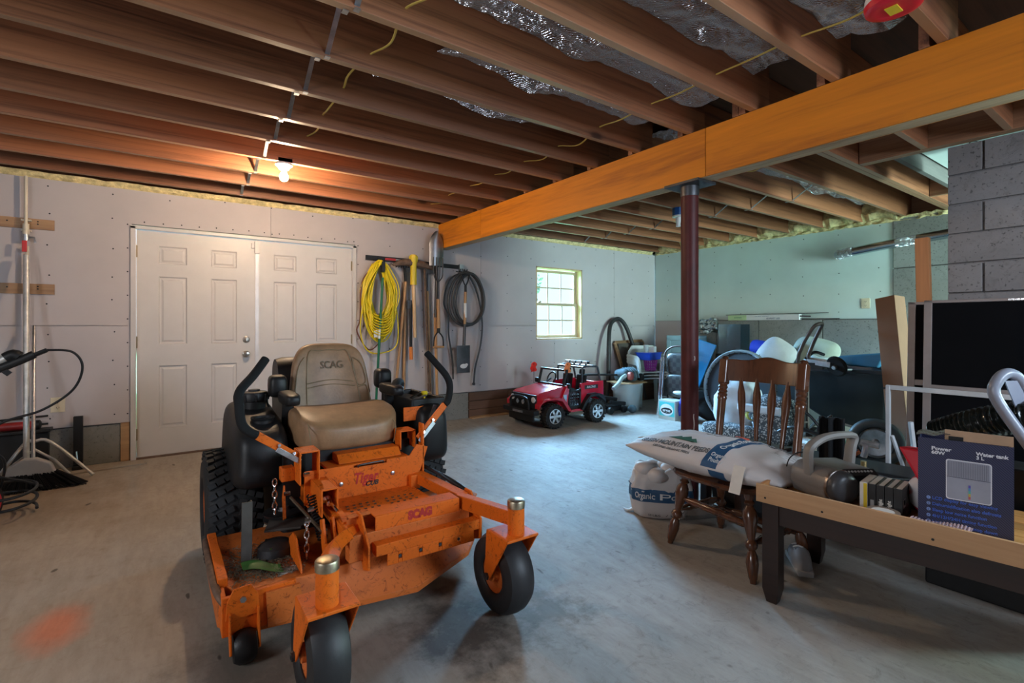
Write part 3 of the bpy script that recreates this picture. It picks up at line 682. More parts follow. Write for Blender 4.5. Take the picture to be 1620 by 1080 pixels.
# front cross member, bumper bar with holes, foot lip, foot plate
mb = M()
mb.box(.60, 1.14, 1.945, 2.0, .27, .375); mb.build('front_frame_tube', ORF, mow, .004)
bar = M(); zs = (.245, .335); holesx = (.79, .88, .97, 1.06)
bar.box(.69, 1.165, 1.895, 1.945, .292, .335)
x = .735
for hx in holesx: bar.box(x, hx - .008, 1.895, 1.901, .245, .292); x = hx + .008
bar.box(x, 1.135, 1.895, 1.901, .245, .292)
for hx in holesx: bar.box(hx - .008, hx + .008, 1.895, 1.901, .280, .292).box(hx - .008, hx + .008, 1.895, 1.901, .245, .262)
bar.build('weight_bar', OR, mow, .002)
mb = M()
for hx in holesx: mb.lathe([(.007, 0), (.007, .003)], (hx, 1.9005, .271), (0, -1, 0), 8)
mb.build('bar_hole', DARKST, mow)
for x in (.655, 1.165):
    M().prism([(1.89, .25), (1.945, .23), (2.0, .30), (2.06, .38), (2.03, .44), (1.98, .44), (1.93, .385), (1.89, .34)], 'x', x, x + .009).build('frame_gusset', OR, mow, .002)
mb = M(); mb.box(.705, 1.09, 1.945, 1.952, .372, .432).box(.705, 1.09, 1.952, 2.04, .424, .432); foot = mb.build('foot_lip', OR, mow, .004)
text('SCAG', .047, mk('red_decal', (.42, .02, .015), .5), foot, (.90, 1.9444, .404), (R(90), 0, 0), bold=.0034, space=1.0, sx=.9)
fp = box(.60, 1.03, 2.045, 2.34, .392, .400).build('foot_plate', OR, mow, .002)
mb = M()
for gx in (.66, .84):
    for i in range(5):
        for j in range(4): mb.sheet(lambda u, v, gx=gx, i=i, j=j: (gx + .03 * i + .011 * u + .006 * (j % 2), 2.10 + .034 * j + .012 * v, .4005 + .004 * math.sin(math.pi * v)), 2, 4, (0, 0, -.001))
tag(mb.build('grip_louvres', LOUV, fp), kind='stuff')
mb = M(); mb.box(.615, .76, 2.0, 2.03, .425, .431); mb.box(.615, .76, 2.028, 2.033, .36, .431); mb.build('height_index_plate', ORF, mow, .002)
# front panel with badge
mb = M(); mb.prism([(.52, .40), (1.035, .40), (1.08, .47), (1.12, .58), (1.06, .60), (1.02, .548), (.9, .548), (.9, .533), (.74, .533), (.74, .548), (.52, .55)], 'y', 2.33, 2.338)
fpn = mb.build('front_panel', OR, mow, .002)
RD = mk('red_badge', (.45, .02, .012), .5); BK = mk('black_badge', (.02, .02, .02), .5)
text('Tiger', .070, RD, fpn, (.795, 2.3294, .478), (R(90), 0, 0), bold=.0022, shear=.25, sx=.72, space=1.08)
text('CUB', .030, BK, fpn, (.825, 2.3294, .447), (R(90), 0, 0), bold=.0012, shear=.3, sx=1.05)
for x, z in ((.68, .467), (.93, .477)): M().lathe([(.010, 0), (.010, .004), (.005, .006)], (x, 2.3295, z), (0, -1, 0), 16).build('carriage_bolt', STEEL, fpn)
mb = M(); mb.tube([(.62 + .045 * math.cos(k * .3), 2.3285, .46 + .045 * math.sin(k * .3)) for k in range(22)], .0012, 5); mb.build('scuff_ring', ORF, fpn)
box(.62, 1.02, 2.34, 2.62, .535, .548).build('seat_deck', OR, mow, .003)
mb = M(); mb.prism([(2.36, .55), (2.40, .588), (2.6, .588), (2.6, .55)], 'x', .68, .99); mb.build('seat_pan', OR, mow, .004)
M().tube([(.76, 2.325, .534), (.765, 2.318, .545), (.87, 2.318, .548), (.88, 2.325, .537)], .004, 8, 4).build('latch_handle', DARKST, mow)
# side rails
mb = M(); mb.bar((1.055, 2.42, .44), (1.135, 1.99, .405), .055, .05); mb.bar((.60, 2.42, .42), (.62, 1.99, .36), .05, .05)
mb.bar((.56, 3.4, .42), (.56, 2.3, .42), .05, .07).bar((1.04, 3.4, .42), (1.04, 2.3, .42), .05, .07); mb.build('frame_rail', OR, mow, .003)
mb = M(); mb.bar((1.12, 2.0, .40), (1.178, 1.665, .415), .045, .060); mb.build('caster_arm', OR, mow, .004)
mb = M(); mb.tube([(.66, 2.02, .36), (.56, 1.93, .375), (.48, 1.78, .39), (.418, 1.58, .41)], .033, 4, 5, flat=1); mb.build('caster_arm', OR, mow, .003)
mb = M(); mb.tube([(1.10, 2.42, .48), (1.17, 2.2, .44), (1.2, 2.08, .41)], .010, 8, 4); mb.build('steering_damper', BLACK, mow)
mb = M(); mb.bar((1.13, 2.30, .47), (1.19, 2.06, .405), .012, .012); mb.build('damper_rod', DARKST, mow)
# control brackets (open box sections)
def openbox(x0, x1, y0, y1, z0, z1, t=.006, nm='control_bracket'):
    mb = M(); mb.box(x0, x0 + t, y0, y1, z0, z1).box(x1 - t, x1, y0, y1, z0, z1).box(x0 + t, x1 - t, y0, y1, z1 - t, z1); return mb.build(nm, OR, mow, .002)
openbox(.495, .580, 2.30, 2.42, .50, .645); openbox(1.00, 1.085, 2.40, 2.50, .565, .66)
openbox(.545, .615, 2.14, 2.36, .40, .515, nm='spring_housing')
mb = M(); mb.lathe([(.012, 0), (.014, .02), (.008, .03), (.02, .04), (.02, .055), (.008, .06)], (.58, 2.15, .45), (0, 1, .1), 12); mb.bar((.58, 2.15, .46), (.60, 2.10, .43), .008, .008); mb.build('clevis', CHROME, mow)
mb = M(); mb.box(1.09, 1.10, 2.33, 2.38, .42, .70); mb.build('lever_plate', OR, mow, .003)
box(.44, .495, 2.40, 2.46, .50, .56).build('hinge_bracket', OR, mow, .003)
# deck lift linkage on the near left
for pts in (((2.02, .25), (2.06, .23), (2.10, .30), (2.13, .40), (2.09, .415), (2.05, .33), (2.02, .34)),):
    M().prism(pts, 'x', .535, .545).build('lift_plate', OR, mow, .002); M().prism(pts, 'x', .575, .585).build('lift_plate', OR, mow, .002)
M().prism([(2.36, .35), (2.40, .33), (2.42, .43), (2.39, .49)], 'x', .445, .453).build('lift_plate', OR, mow, .002)
M().tube([(.47, 2.36, .44), (.55, 2.08, .345)], .007, 8).build('lift_rod', mk('oiled_rod', (.16, .12, .08), .4, .7), mow)
sp = M(); H0 = Vector((.53, 2.25, .47)); H1 = Vector((.55, 2.14, .31)); d_ = (H1 - H0); a_ = d_.orthogonal().normalized(); b_ = d_.normalized().cross(a_)
sp.tube([H0 + d_ * (k / 160) + .018 * (math.cos(k * .62) * a_ + math.sin(k * .62) * b_) for k in range(161)], .0035, 5); sp.build('coil_spring', BLACK, mow)
def chain(x, y, z0, n, sway=0):
    mb = M()
    for k in range(n):
        c = Vector((x + sway * k, y, z0 - k * .026)); pts = []
        for q in range(12):
            a = 2 * math.pi * q / 12; u = .009 * math.cos(a); v = .018 * math.sin(a)
            pts.append(c + (Vector((u, 0, v)) if k % 2 == 0 else Vector((0, u, v))))
        mb.tube(pts, .0032, 6, closed=True)
    return mb.build('lift_chain', CHROME, mow)
chain(.415, 2.42, .50, 6); chain(.485, 2.13, .40, 6)
mb = M()
for p in ((.485, 2.12, .41), (.50, 2.13, .45), (.455, 2.36, .46), (.52, 2.29, .55), (.545, 2.10, .36)): mb.lathe([(.010, -.012), (.010, .012)], p, (1, 0, 0), 6)
mb.build('linkage_bolts', CHROME, mow)
# black fuel tank (left) and console pod (right)
def tankfn(p):
    k = .5 + p.z / .40; return (p.x * (1.0 - .15 * k) , p.y * (1 - .10 * k), p.z + (.045 * p.y / .33 if p.z > 0 else 0))
tk = M().ell((.398, 2.90, .585), (.138, .36, .17), 40, 24, .42, tankfn).build('fuel_tank', BLACK, mow)
mb = M(); mb.lathe([(.046, -.05), (.046, 0), (.052, .004), (.056, .0), (.05, -.012)], (.415, 2.73, .745), n=28, cap=False); mb.build('cup_holder', BLACK, tk)
mb = M(); mb.lathe([(.058, -.06), (.058, -.005), (.066, .0), (.07, .03), (.062, .045), (.03, .05), (.028, .058), (.008, .06)], (.41, 2.98, .80), n=24)
for k in range(8): a = k * math.pi / 4; mb.lathe([(.007, 0), (.007, .034)], (.41 + .067 * math.cos(a), 2.98 + .067 * math.sin(a), .80), n=6)
mb.build('fuel_cap', BLACK, tk)
pd = M().ell((1.235, 2.80, .60), (.105, .33, .17), 40, 24, .42, lambda p: (p.x * (1 - .1 * (p.z / .185)), p.y, p.z)).build('side_console', BLACK, mow)
mb = M(); mb.box(1.14, 1.33, 2.56, 2.58, .70, .79).box(1.14, 1.33, 2.99, 3.02, .70, .79).box(1.13, 1.15, 2.56, 3.02, .70, .79).box(1.32, 1.34, 2.56, 3.02, .70, .79).box(1.15, 1.33, 2.58, 3.0, .70, .757); mb.build('console_tray', BLACK, pd, .008)
mb = M(); mb.box(1.17, 1.25, 2.66, 2.90, .757, .764).bar((1.19, 2.7, .765), (1.25, 2.62, .80), .014, .01).bar((1.22, 2.78, .765), (1.25, 2.70, .81), .012, .01); mb.build('control_panel', mk('dusty_panel', (.12, .10, .085), .7, var=.3), pd, .002)
M().lathe([(.006, 0), (.006, .03), (.016, .032), (.022, .045), (.016, .056), (.004, .058)], (1.275, 2.70, .757), n=16).build('choke_knob', mk('yellow_plastic', (.75, .55, .02), .4), pd)
M().lathe([(.016, 0), (.016, .02), (.012, .024)], (1.30, 2.76, .757), n=16).build('key_switch', BLACK, pd)
mb = M(); mb.box(1.075, 1.20, 2.535, 2.543, .68, .755).box(1.17, 1.19, 2.53, 2.543, .62, .69); mb.build('console_bracket', OR, mow, .003)
mb = M(); mb.bar((1.19, 2.45, .68), (1.215, 2.44, .77), .02, .006, (0, 1, 0)); mb.build('decal_strip', DARKST, mow)
# seat
def cush(p):
    f = -p.y / .28
    return (p.x * (1 - .07 * max(0, f) ** 2), p.y, p.z + (.028 * abs(p.x / .255) ** 3 if p.z > 0 else 0) + (.02 * math.cos(p.y * 9) if p.z > 0 else .012 * p.y / .28))
cu = M().ell((.795, 2.735, .668), (.262, .285, .084), 48, 26, .48, cush).build('seat_cushion', VINYL, mow)
def backf(x, y, z):
    k = (z + .25) / .5; return Vector((x * (1.05 - .22 * k ** 2), y + .03 + .17 * k * .55 + .05 * (x / .22) ** 2 * (-1), z))
bk = M().ell((.81, 2.95, .85), (.222, .052, .245), 48, 28, .45, lambda p: backf(*p)).build('seat_back', VINYL, mow)
def onback(u, v):                               # u,v in metres on the front face
    q = backf(u, -.0525, v); return (q.x + .81, q.y + 2.95 - .0, q.z + .85)
mb = M()
for path in ([(-.135, -.19), (-.14, .17), (-.06, .205), (.06, .205), (.125, .17), (.155, -.19), (0, -.215), (-.135, -.19)], [(-.14, .02), (0, .035), (.13, .02)], [(-.14, -.005), (0, .01), (.135, -.005)],
             [(.14, .165), (.19, .12), (.20, .02), (.15, .01), (.14, .165)], [(.15, -.015), (.20, -.01), (.205, -.13), (.16, -.13), (.15, -.015)], [(-.16, .17), (-.195, .1), (-.2, -.1), (-.17, -.19)]):
    mb.tube([onback(*p) for p in path], .0028, 6, 5)
mb.build('seat_piping', SEAMV, bk)
text('SCAG', .06, SEAMV, bk, bold=.001, sx=.9, warp=lambda x, y, z: Vector(onback(x + .01, y + .12)) - Vector((0, .0055, 0)), th=.0005)
mb = M(); mb.tube([(.53 + .02 * math.sin(k), 2.50, .0) for k in (0, 1)], .001, 4) if False else None
for sx in (-1, 1):
    pts = []
    for k in range(9):
        t = k / 8; pts.append((.785 + sx * (.20 + .012 * math.sin(t * 3)), 2.735 - .283 + .10 * max(0, t - .55) * 2 - (.012 if t < .5 else .0) * 0, .60 + .145 * t ** .9 + .0))
    M().tube(pts, .0025, 6).build('cushion_seam', SEAMV, cu)
# armrests
for sx, X, Y, z in ((-1, .535, 2.73, .83), (1, 1.085, 2.74, .835)):
    mb = M().ell((X, Y, z), (.038, .13, .032), 20, 14, .5); mb.build('armrest', BLACK, mow)
    mb = M(); mb.tube([(X, Y + .02, z - .02), (X + .0, Y + .05, z - .16), (X + .01 * sx, Y + .1, .60)], .02, 8, 4, flat=1.4); mb.build('armrest_post', BLACK, mow)
    mb = M().ell((X + sx * .02, Y + .19, z + .045), (.045, .06, .06), 16, 10, .5); mb.build('armrest_hinge', BLACK, mow)
M().tube([(1.085, 2.68, .845), (1.12, 2.74, .868), (1.19, 2.86, .85), (1.23, 2.98, .78)], .026, 10, 5).build('roll_hoop_cover', MATTE, mow)
box(.46, 1.12, 2.50, 3.3, .14, .44).build('transmission_housing', BLACK, mow, .03)
box(.46, 1.12, 2.47, 2.50, .40, .60).build('frame_bulkhead', BLACK, mow)
# engine behind seat
mb = M(); mb.box(.58, 1.05, 3.12, 3.5, .45, .80); mb.build('engine_block', BLACK, mow, .03)
M().lathe([(.10, -.14), (.11, -.10), (.11, .06), (.09, .08), (.05, .085)], (.70, 3.25, .90), (1, 0, 0), 24).build('air_filter', BLACK, mow)
mb = M(); mb.tube([(.50, 3.0, .72), (.47, 2.96, .80), (.53, 3.05, .84)], .006, 6, 4); mb.build('fuel_line', BLACK, mow)
# steering levers
def lever(pts, base, g):
    gl = M(); gl.tube(pts, .0185, 14, 7); o = gl.build('lever_grip', MATTE, mow)
    mb = M(); mb.bar(pts[-1], base, .034, .016, (0, 1, 0)); mb.build('lever_arm', OR, mow, .003)
    a = Vector(pts[-1]); b = Vector(base); m1 = a.lerp(b, .45); mb = M(); mb.bar(m1 + Vector((0, -.012, -.012)), b + Vector((0, -.012, -.012)), .022, .006, (0, 1, 0)); mb.build('lever_extension', STEEL, mow, .001)
    mb = M(); [mb.lathe([(.007, 0), (.007, .01)], a.lerp(b, t) + Vector((0, -.012, .008)), (0, -1, .3), 6) for t in (.5, .85)]; mb.build('lever_bolts', CHROME, mow)
lever([(.385, 2.46, 1.05), (.330, 2.41, .985), (.268, 2.34, .925), (.262, 2.30, .87), (.27, 2.29, .80), (.295, 2.29, .765), (.325, 2.30, .745)], (.50, 2.33, .615), 0)
lever([(1.205, 2.52, 1.048), (1.235, 2.46, .99), (1.27, 2.41, .925), (1.285, 2.40, .87), (1.275, 2.40, .80), (1.25, 2.395, .775)], (1.08, 2.36, .62), 1)
anchor(mow, (.8, 2.35, 0))
# ================================================================ BACK WALL: left corner, outlets, tool rack
BW = 5.57
def outlet(x, y, z, label, facing='s'):
    o = thing('wall_outlet', label, 'outlet', (x, y, z), 0 if facing == 's' else R(-90))
    IV = mk('ivory_plastic', (.66, .58, .42), .4, var=.03)
    box(-.046, .046, -.006, 0, -.062, .062).build('cover_plate', IV, o, .003)
    for dz in (-.024, .024):
        s = M().lathe([(.019, 0), (.019, .0025)], (0, -.006, dz), (0, -1, 0), 20).build('socket', IV, o)
        mb = M(); mb.box(-.009, -.006, -.0092, -.0085, dz - .004, dz + .006).box(.006, .009, -.0092, -.0085, dz - .004, dz + .006).lathe([(.003, 0), (.003, .0007)], (0, -.0085, dz - .009), (0, -1, 0), 8)
        mb.build('slot', BLACK, o)
    return o
outlet(-.70, BW, .54, 'ivory double outlet on the drywall left of the double door')
outlet(2.14, BW, .545, 'ivory double outlet low on the wall behind the hanging tools')
outlet(6.972, 2.43, 1.47, 'ivory double outlet on the green wall above the concrete ledge', 'w')
# plywood backing strips
for z, lab in ((2.03, 'upper brown plywood strip screwed to the wall behind the white pipe'), (1.50, 'lower brown plywood strip screwed to the wall behind the white pipe')):
    o = thing('plywood_strip', lab, 'strip', (-1.6, BW, z)); box(-1.0, .88, -.014, 0, -.042, .042).build('board', wood('strip_ply', (.32, .19, .10), (.24, .13, .07), 'x', 16, .6), o, .001)
    mb = M(); [mb.lathe([(.006, 0), (.006, .002)], (x, -.014, dz), (0, -1, 0), 6) for x, dz in ((.78, 0), (.6, .01), (.78, .02), (.52, -.02))]; mb.build('screw', SCREW, o)
# water pipe with valve
pp = thing('water_pipe', 'thin white water pipe with a red valve running down the wall from the ceiling', 'pipe', (-.885, 5.52, 0))
PVC = mk('cream_pipe', (.62, .55, .43), .4, var=.12, vs=3)
M().tube([(0, 0, CZ - .05), (0, 0, 1.98)], .011, 12).build('upper_pipe', PVC, pp); M().tube([(.008, 0, 1.84), (.012, 0, .30)], .011, 12).build('lower_pipe', PVC, pp)
mb = M().lathe([(.014, -.02), (.02, -.02), (.02, .03), (.014, .03)], (0, 0, 1.99), n=12).lathe([(.016, 0), (.022, .01), (.022, .03), (.016, .04)], (0, 0, 1.93), n=12); mb.build('coupling', PVC, pp)
mb = M().lathe([(.015, 0), (.02, .0), (.02, .05), (.015, .05)], (0, 0, 1.885), n=12).tube([(0, 0, 1.91), (.05, -.01, 1.91), (.055, -.01, 1.87)], .009, 8); mb.build('valve_body', STEEL, pp)
mb = M().box(-.018, .012, -.04, -.03, 1.79, 1.88); mb.build('valve_handle', mk('red_handle', (.5, .02, .02), .4), pp, .004)
mb = M(); [mb.box(-.03, .03, .0, .036, z, z + .012) for z in (1.96, 2.045)]; mb.build('pipe_clip', PVC, pp)
# leaning poles
GAL = mk('chalky_aluminium', (.55, .54, .52), .45, .6, var=.2, vs=20)
tag(M().tube([(0, 0, 0), (-.055, .34, 1.62)], .019, 14).build('aluminium_pole', GAL, None, loc=(-.82, 5.13, .14)), 'tall thick pale aluminium pole leaning on the wall behind the broom', 'pole')
br = thing('push_broom', 'wide black-bristled broom with grey head and thin steel handle in the left corner', 'broom', (-.80, 4.98, 0))
M().tube([(.04, .0, .16), (-.03, .49, 1.20)], .012, 10).build('handle', STEEL, br)
GREYP = mk('grey_plastic', (.33, .32, .31), .5)
mb = M(); mb.prism([(-.13, .115), (.17, .105), (.14, .19), (.06, .235), (-.01, .235), (-.09, .19)], 'y', -.03, .03); mb.build('broom_head', GREYP, br, .015)
mb = M()
for i in range(700):
    u = rnd.random(); x = -.13 + .30 * u; y = rnd.uniform(-.03, .03); sp_ = (u - .45) * .32
    mb.bar((x, y, .125), (x + sp_, y * 1.8 - .03 * rnd.random(), rnd.uniform(.002, .015)), .004, .003)
tag(mb.build('bristles', MATTE, br, smooth=False), kind='stuff')
# steel post and junk by the wall
t = thing('steel_bracket_post', 'short black steel angle post with a chain leaning on the concrete curb', 'bracket', (-.565, 5.50, 0))
box(-.03, .03, -.012, .03, .03, .44).build('angle_post', BLACK, t, .003); box(-.035, .04, -.05, .04, .0, .03).build('foot', BLACK, t, .003)
mb = M(); mb.tube([(-.01, -.02, .15), (-.005, -.025, .10), (.0, -.03, .06)], .006, 6); mb.build('chain', CHROME, t)
tag(box(-.12, .42, -.03, .03, 0, .014).build('floor_plank', wood('dusty_plank', (.36, .31, .25), (.25, .2, .15), 'x', 12, .8), None, .002, loc=(-.52, 5.33, 0), rz=R(6)), 'thin pale wooden batten lying on the floor beside the black post', 'plank')
# red trolley jack on a black stand behind the poles
jk = thing('caulking_gun', 'red and black caulking gun resting on the concrete curb behind the poles', 'tool', (-.95, 5.50, .40))
mb = M().lathe([(.03, -.17), (.033, -.16), (.033, .13), (.02, .14)], (0, 0, 0), (1, 0, 0), 16); mb.build('barrel', mk('red_tube', (.34, .02, .02), .45, var=.4), jk)
mb = M().lathe([(.036, -.20), (.038, -.17), (.038, -.14), (.036, -.13)], (0, 0, 0), (1, 0, 0), 16).tube([(-.22, 0, .05), (.20, 0, .065)], .008, 8).tube([(.14, 0, 0), (.20, 0, .0)], .008, 8).lathe([(.034, .12), (.037, .125), (.037, .15), (.02, .16)], (0, 0, 0), (1, 0, 0), 16); mb.build('frame', BLACK, jk)
box(-.25, .2, .02, .07, -.40, -.035).build('rear_bracket', BLACK, jk, .004)
box(-.25, .22, -.05, .07, -.06, -.036).build('shelf', BLACK, jk, .004)
# tubular stand (leg spreading right)
sd = thing('tubular_stand', 'white tubular A-frame stand on the floor behind the broom', 'stand', (-.80, 5.15, 0))
mb = M().tube([(-.22, .02, .01), (-.06, .12, .285), (.0, .12, .305), (.10, .12, .285), (.36, .02, .012)], .012, 10, 4); mb.build('front_tube', GAL, sd)
mb = M().tube([(-.2, .16, .012), (.0, .14, .24), (.2, .16, .012)], .011, 10, 2); mb.build('rear_tube', GAL, sd)
# pressure washer at the left edge: handle, gun, hose and wheel
pw = thing('pressure_washer', 'pale pressure washer with a black spray hose and red wheel at the left edge', 'washer', (-.92, 4.32, 0))
CREAM = mk('cream_housing', (.50, .47, .38), .45)
mb = M().tube([(-.12, 0, .80), (-.02, 0, .90), (.15, -.02, 1.005)], .026, 12, 3); mb.build('handle_tube', GAL, pw)
mb = M().tube([(.14, -.02, 1.0), (.175, -.02, 1.02), (.20, -.02, 1.005)], .034, 12, 3).tube([(-.06, 0, .82), (.03, 0, .83), (.06, 0, .86)], .035, 12, 3); mb.build('grip_cap', BLACK, pw)
mb = M().tube([(.10, -.03, .93), (.20, -.03, .98), (.27, -.03, 1.02)], .02, 10, 3, flat=1.3).bar((.12, -.03, .94), (.16, -.03, .90), .02, .03).tube([(.26, -.03, 1.01), (.33, -.03, 1.045)], .014, 8); mb.build('spray_gun', BLACK, pw)
mb = M().tube([(.33, -.03, 1.045), (.45, -.03, 1.03), (.50, -.02, .93), (.45, 0, .78), (.30, .02, .66), (.12, .02, .60), (.02, .02, .50), (.02, .0, .37), (.10, .02, .27), (.20, .1, .20), (.28, .15, .14)], .0075, 10, 8); mb.build('hose', BLACK, pw)
mb = M().tube([(-.02, .02, .55), (.05, .03, .44), (.12, .05, .36), (.10, .1, .2), (.05, .15, .08)], .0075, 8, 6); mb.build('power_cord', BLACK, pw)
mb = M().box(-.35, .005, -.14, .20, .10, .62); mb.build('housing', CREAM, pw, .05, seg=4)
mb = M().lathe([(.05, -.02), (.11, -.025), (.115, 0), (.11, .025), (.05, .02)], (.055, -.02, .115), (1, -.35, 0), 32, cap=True); mb.build('wheel', BLACK, pw)
mb = M().lathe([(.02, 0), (.078, .0), (.072, .012), (.03, .018), (.01, .02)], (.078, -.028, .115), (1, -.35, 0), 28); mb.build('wheel_cap', mk('red_plastic', (.45, .01, .03), .4), pw)
mb = M().tube([(.16 + .11 * math.cos(k * .55), .05 + .16 * math.sin(k * .55), .03 + .006 * k) for k in range(28)], .009, 8, 3); mb.build('coiled_hose', BLACK, pw)

# ---------------------------------------------------------------- tool rack
rk = thing('tool_rack', 'long black wall-mounted tool rail with hooks right of the double door', 'rack', (2.5, BW, 1.93))
rail = [(-.62, .07), (.63, .02)]
mb = M(); mb.bar((-.60, -.015, .045), (-.06, -.015, .04), .03, .055); mb.bar((-.06, -.012, .03), (.62, -.012, .015), .022, .05); mb.build('rail', BLACK, rk, .003)
for x, z in ((-.5, .04), (-.42, .04), (-.12, .03), (.0, .03), (.14, .02), (.24, .02), (.56, -.02), (.62, -.02), (.66, -.02)):
    M().tube([(x, -.02, z - .02), (x, -.10, z - .035), (x, -.13, z + .0)], .006, 8, 3).build('hook', BLACK, rk)
box(-.38, -.25, -.032, -.0305, .03, .055).build('red_decal', mk('rack_red', (.4, .02, .02), .5), rk)
box(-.25, -.12, -.032, -.0305, .035, .05).build('grey_decal', GREYP, rk)
mb = M(); mb.box(.60, .66, -.05, 0, -.04, .05); mb.tube([(.63, -.05, -.01), (.63, -.08, -.03), (.63, -.08, -.07), (.60, -.07, -.09)], .01, 8, 3); mb.build('end_bracket', STEEL, rk, .003)
# yellow cord coil
cd = thing('extension_cord', 'big bundle of yellow extension cord hanging from the left end of the rack', 'cord', (2.03, 5.46, 1.93))
YEL = mk('yellow_cord', (.72, .56, .01), .4, var=.08)
for q in range(4):
    mb = M(); pts = []
    for k in range(9 * 14):
        a = 2 * math.pi * k / 14; lp = k // 14
        if k % 14 == 0: hw = rnd.uniform(.10, .20); hh = rnd.uniform(.30, .46); cx = rnd.uniform(-.03, .03); yy = rnd.uniform(-.03, .035)
        s_ = math.sin(a); c_ = math.cos(a)
        px = cx + hw * s_ * (.55 + .45 * min(1, (1 - c_) * 1.2)); pz = -hh + hh * c_
        pts.append((px + rnd.uniform(-.006, .006), yy + rnd.uniform(-.008, .008), pz + rnd.uniform(-.01, .01)))
    mb.tube(pts, .0072, 7, 4); mb.build('cord_loop', YEL, cd)
mb = M().tube([(.0, -.05, -.02), (-.16, -.04, -.3), (-.23, -.02, -.75), (-.15, .0, -1.0), (.02, .0, -1.04), (.2, .0, -.95), (.21, .01, -.6), (.12, .0, -.25)], .0072, 8, 6); mb.build('cord_loop', YEL, cd)
mb = M().tube([(-.05, .02, -.05), (-.20, .02, -.25), (-.22, .02, -.65), (-.25, .03, -.8), (-.12, .03, -1.0), (.0, .03, -.93)], .008, 8, 6); mb.build('brown_cord', mk('brown_cord_mat', (.13, .04, .025), .5), cd)
box(-.09, -.05, -.06, -.055, -.86, -.78).build('cord_tag', WHITE, cd)
box(.01, .045, -.05, .03, -.12, .0).build('plug_block', BLACK, cd, .004)
# coil bottom of curl loops
mb = M()
for k in range(7):
    z0 = -.62 - .03 * k; mb.tube([(-.13, -.05 + .01 * k, z0 + .14), (-.10, -.06, z0), (0.02, -.07, z0 - .04), (.11, -.06, z0 + .02), (.15, -.04, z0 + .15)], .0065, 7, 5)
mb.build('cord_loop', YEL, cd)
# green handled rake/broom
GRN = mk('green_handle', (.0, .12, .05), .35)
o = thing('green_broom', 'long green-handled broom hanging in front of the yellow cord', 'broom', (1.98, 5.40, .55))
M().tube([(-.035, 0, -.53), (.06, .0, 1.19)], .014, 12).build('handle', GRN, o)
M().lathe([(.0155, -.055), (.0155, .055)], (.022, 0, .56), (.055, 0, 1), 12).build('price_tag', WHITE, o)
mb = M(); mb.box(-.13, .06, -.02, .02, -.545, -.50); mb.build('head', BLACK, o, .008)
# handles
HW = wood('hickory_handle', (.50, .28, .12), (.36, .17, .07), 'z', 16, .4, rv=.2); HW2 = wood('pale_hickory', (.55, .36, .19), (.42, .25, .12), 'z', 16, .4)
YELP = mk('yellow_collar', (.68, .5, .02), .4)
def htube(o, p0, p1, r0, r1=None, mat=HW, nm='handle'):
    r1 = r1 or r0; return M().tube([Vector(p0).lerp(Vector(p1), k / 6) for k in range(7)], lambda t: r0 + (r1 - r0) * t, 12).build(nm, mat, o)
pk = thing('pickaxe', 'pickaxe with a yellow collar and pale hickory handle hanging head up', 'tool', (2.43, 5.44, 0))
htube(pk, (-.01, 0, 2.0), (.02, 0, 1.06), .024, .019, HW2)
M().lathe([(.038, 0), (.036, .22), (.05, .27), (.055, .33), (.05, .335)], (.0, 0, 1.68), n=20).build('collar', YELP, pk)
mb = M(); mb.tube([(-.25, -.0, 1.90), (-.13, 0, 1.935), (0, 0, 1.94), (.14, 0, 1.925), (.26, 0, 1.88)], lambda t: .012 + .026 * (1 - abs(2 * t - 1) ** 2), 8, 4, flat=1.2); mb.build('pick_head', RUST, pk)
M().lathe([(.04, 0), (.045, .005), (.045, .04), (.03, .05)], (.0, 0, 1.985), n=16).build('collar_top', YELP, pk)
for lab, x0, x1, z0, r_ in (('long wooden tool handle slanting down left of the pickaxe', 2.36, 2.22, .30, .016), ('long straight wooden tool handle hanging just behind the pickaxe', 2.37, 2.35, .25, .017)):
    t = thing('garden_tool', lab, 'tool', (x0, 5.50 if 'slanting' in lab else 5.54, 0))
    htube(t, (0, 0, 1.72), (x1 - x0, 0, z0), r_); M().tube([(0, 0, 1.72), (-.01, 0, 1.88), (-.03, -.02, 1.95)], .013, 8, 3).build('ferrule', BLACK, t)
    mb = M(); mb.box(-.13, .07, -.03, -.022, 1.90, 1.96); [mb.box(-.13 + .03 * k, -.123 + .03 * k, -.055, -.02, 1.88, 1.90) for k in range(7)]; mb.build('rake_head', DARKST, t)
t = thing('axe_handle_tool', 'short black tool with orange grip hanging between the wooden handles', 'tool', (2.41, 5.47, 0))
M().tube([(0, 0, 1.45), (.0, 0, .95)], .018, 10).build('shaft', BLACK, t); M().tube([(0, 0, .95), (.005, 0, .80)], .021, 10).build('grip', mk('orange_grip', (.7, .2, .03), .5), t)
M().box(-.045, .045, -.01, .01, 1.40, 1.50).build('blade', DARKST, t, .004)
# long shovel, blade up
def blade(w, h, point=True, curve=.05):
    mb = M()
    def f(u, v):
        ww = w * (1 if v < .6 or not point else (1 - ((v - .6) / .4) ** 2.2 * .85)); x = (u - .5) * ww
        return (x, -curve * (1 - (2 * u - 1) ** 2) + .0, v * h)
    return mb.sheet(f, 12, 14, (0, .003, 0))
sh = thing('shovel', 'long-handled shovel hanging with its tall steel blade up beside the beam end', 'shovel', (2.72, 5.42, 0))
STB = mk('brushed_blade', (.30, .31, .33), .35, .9, var=.25, vs=8)
mb = blade(.19, .42, True, .035); mb.xf(T(0, 0, 1.92)); mb.build('blade', STB, sh)
htube(sh, (0, .0, 1.95), (.0, .0, 1.62), .022, .022, DARKST, 'socket'); htube(sh, (0, 0, 1.62), (-.01, 0, 1.30), .022, .02, DARKST, 'grip_band'); htube(sh, (-.01, .02, 1.35), (.03, .04, .3), .018, .017, HW, 'handle')
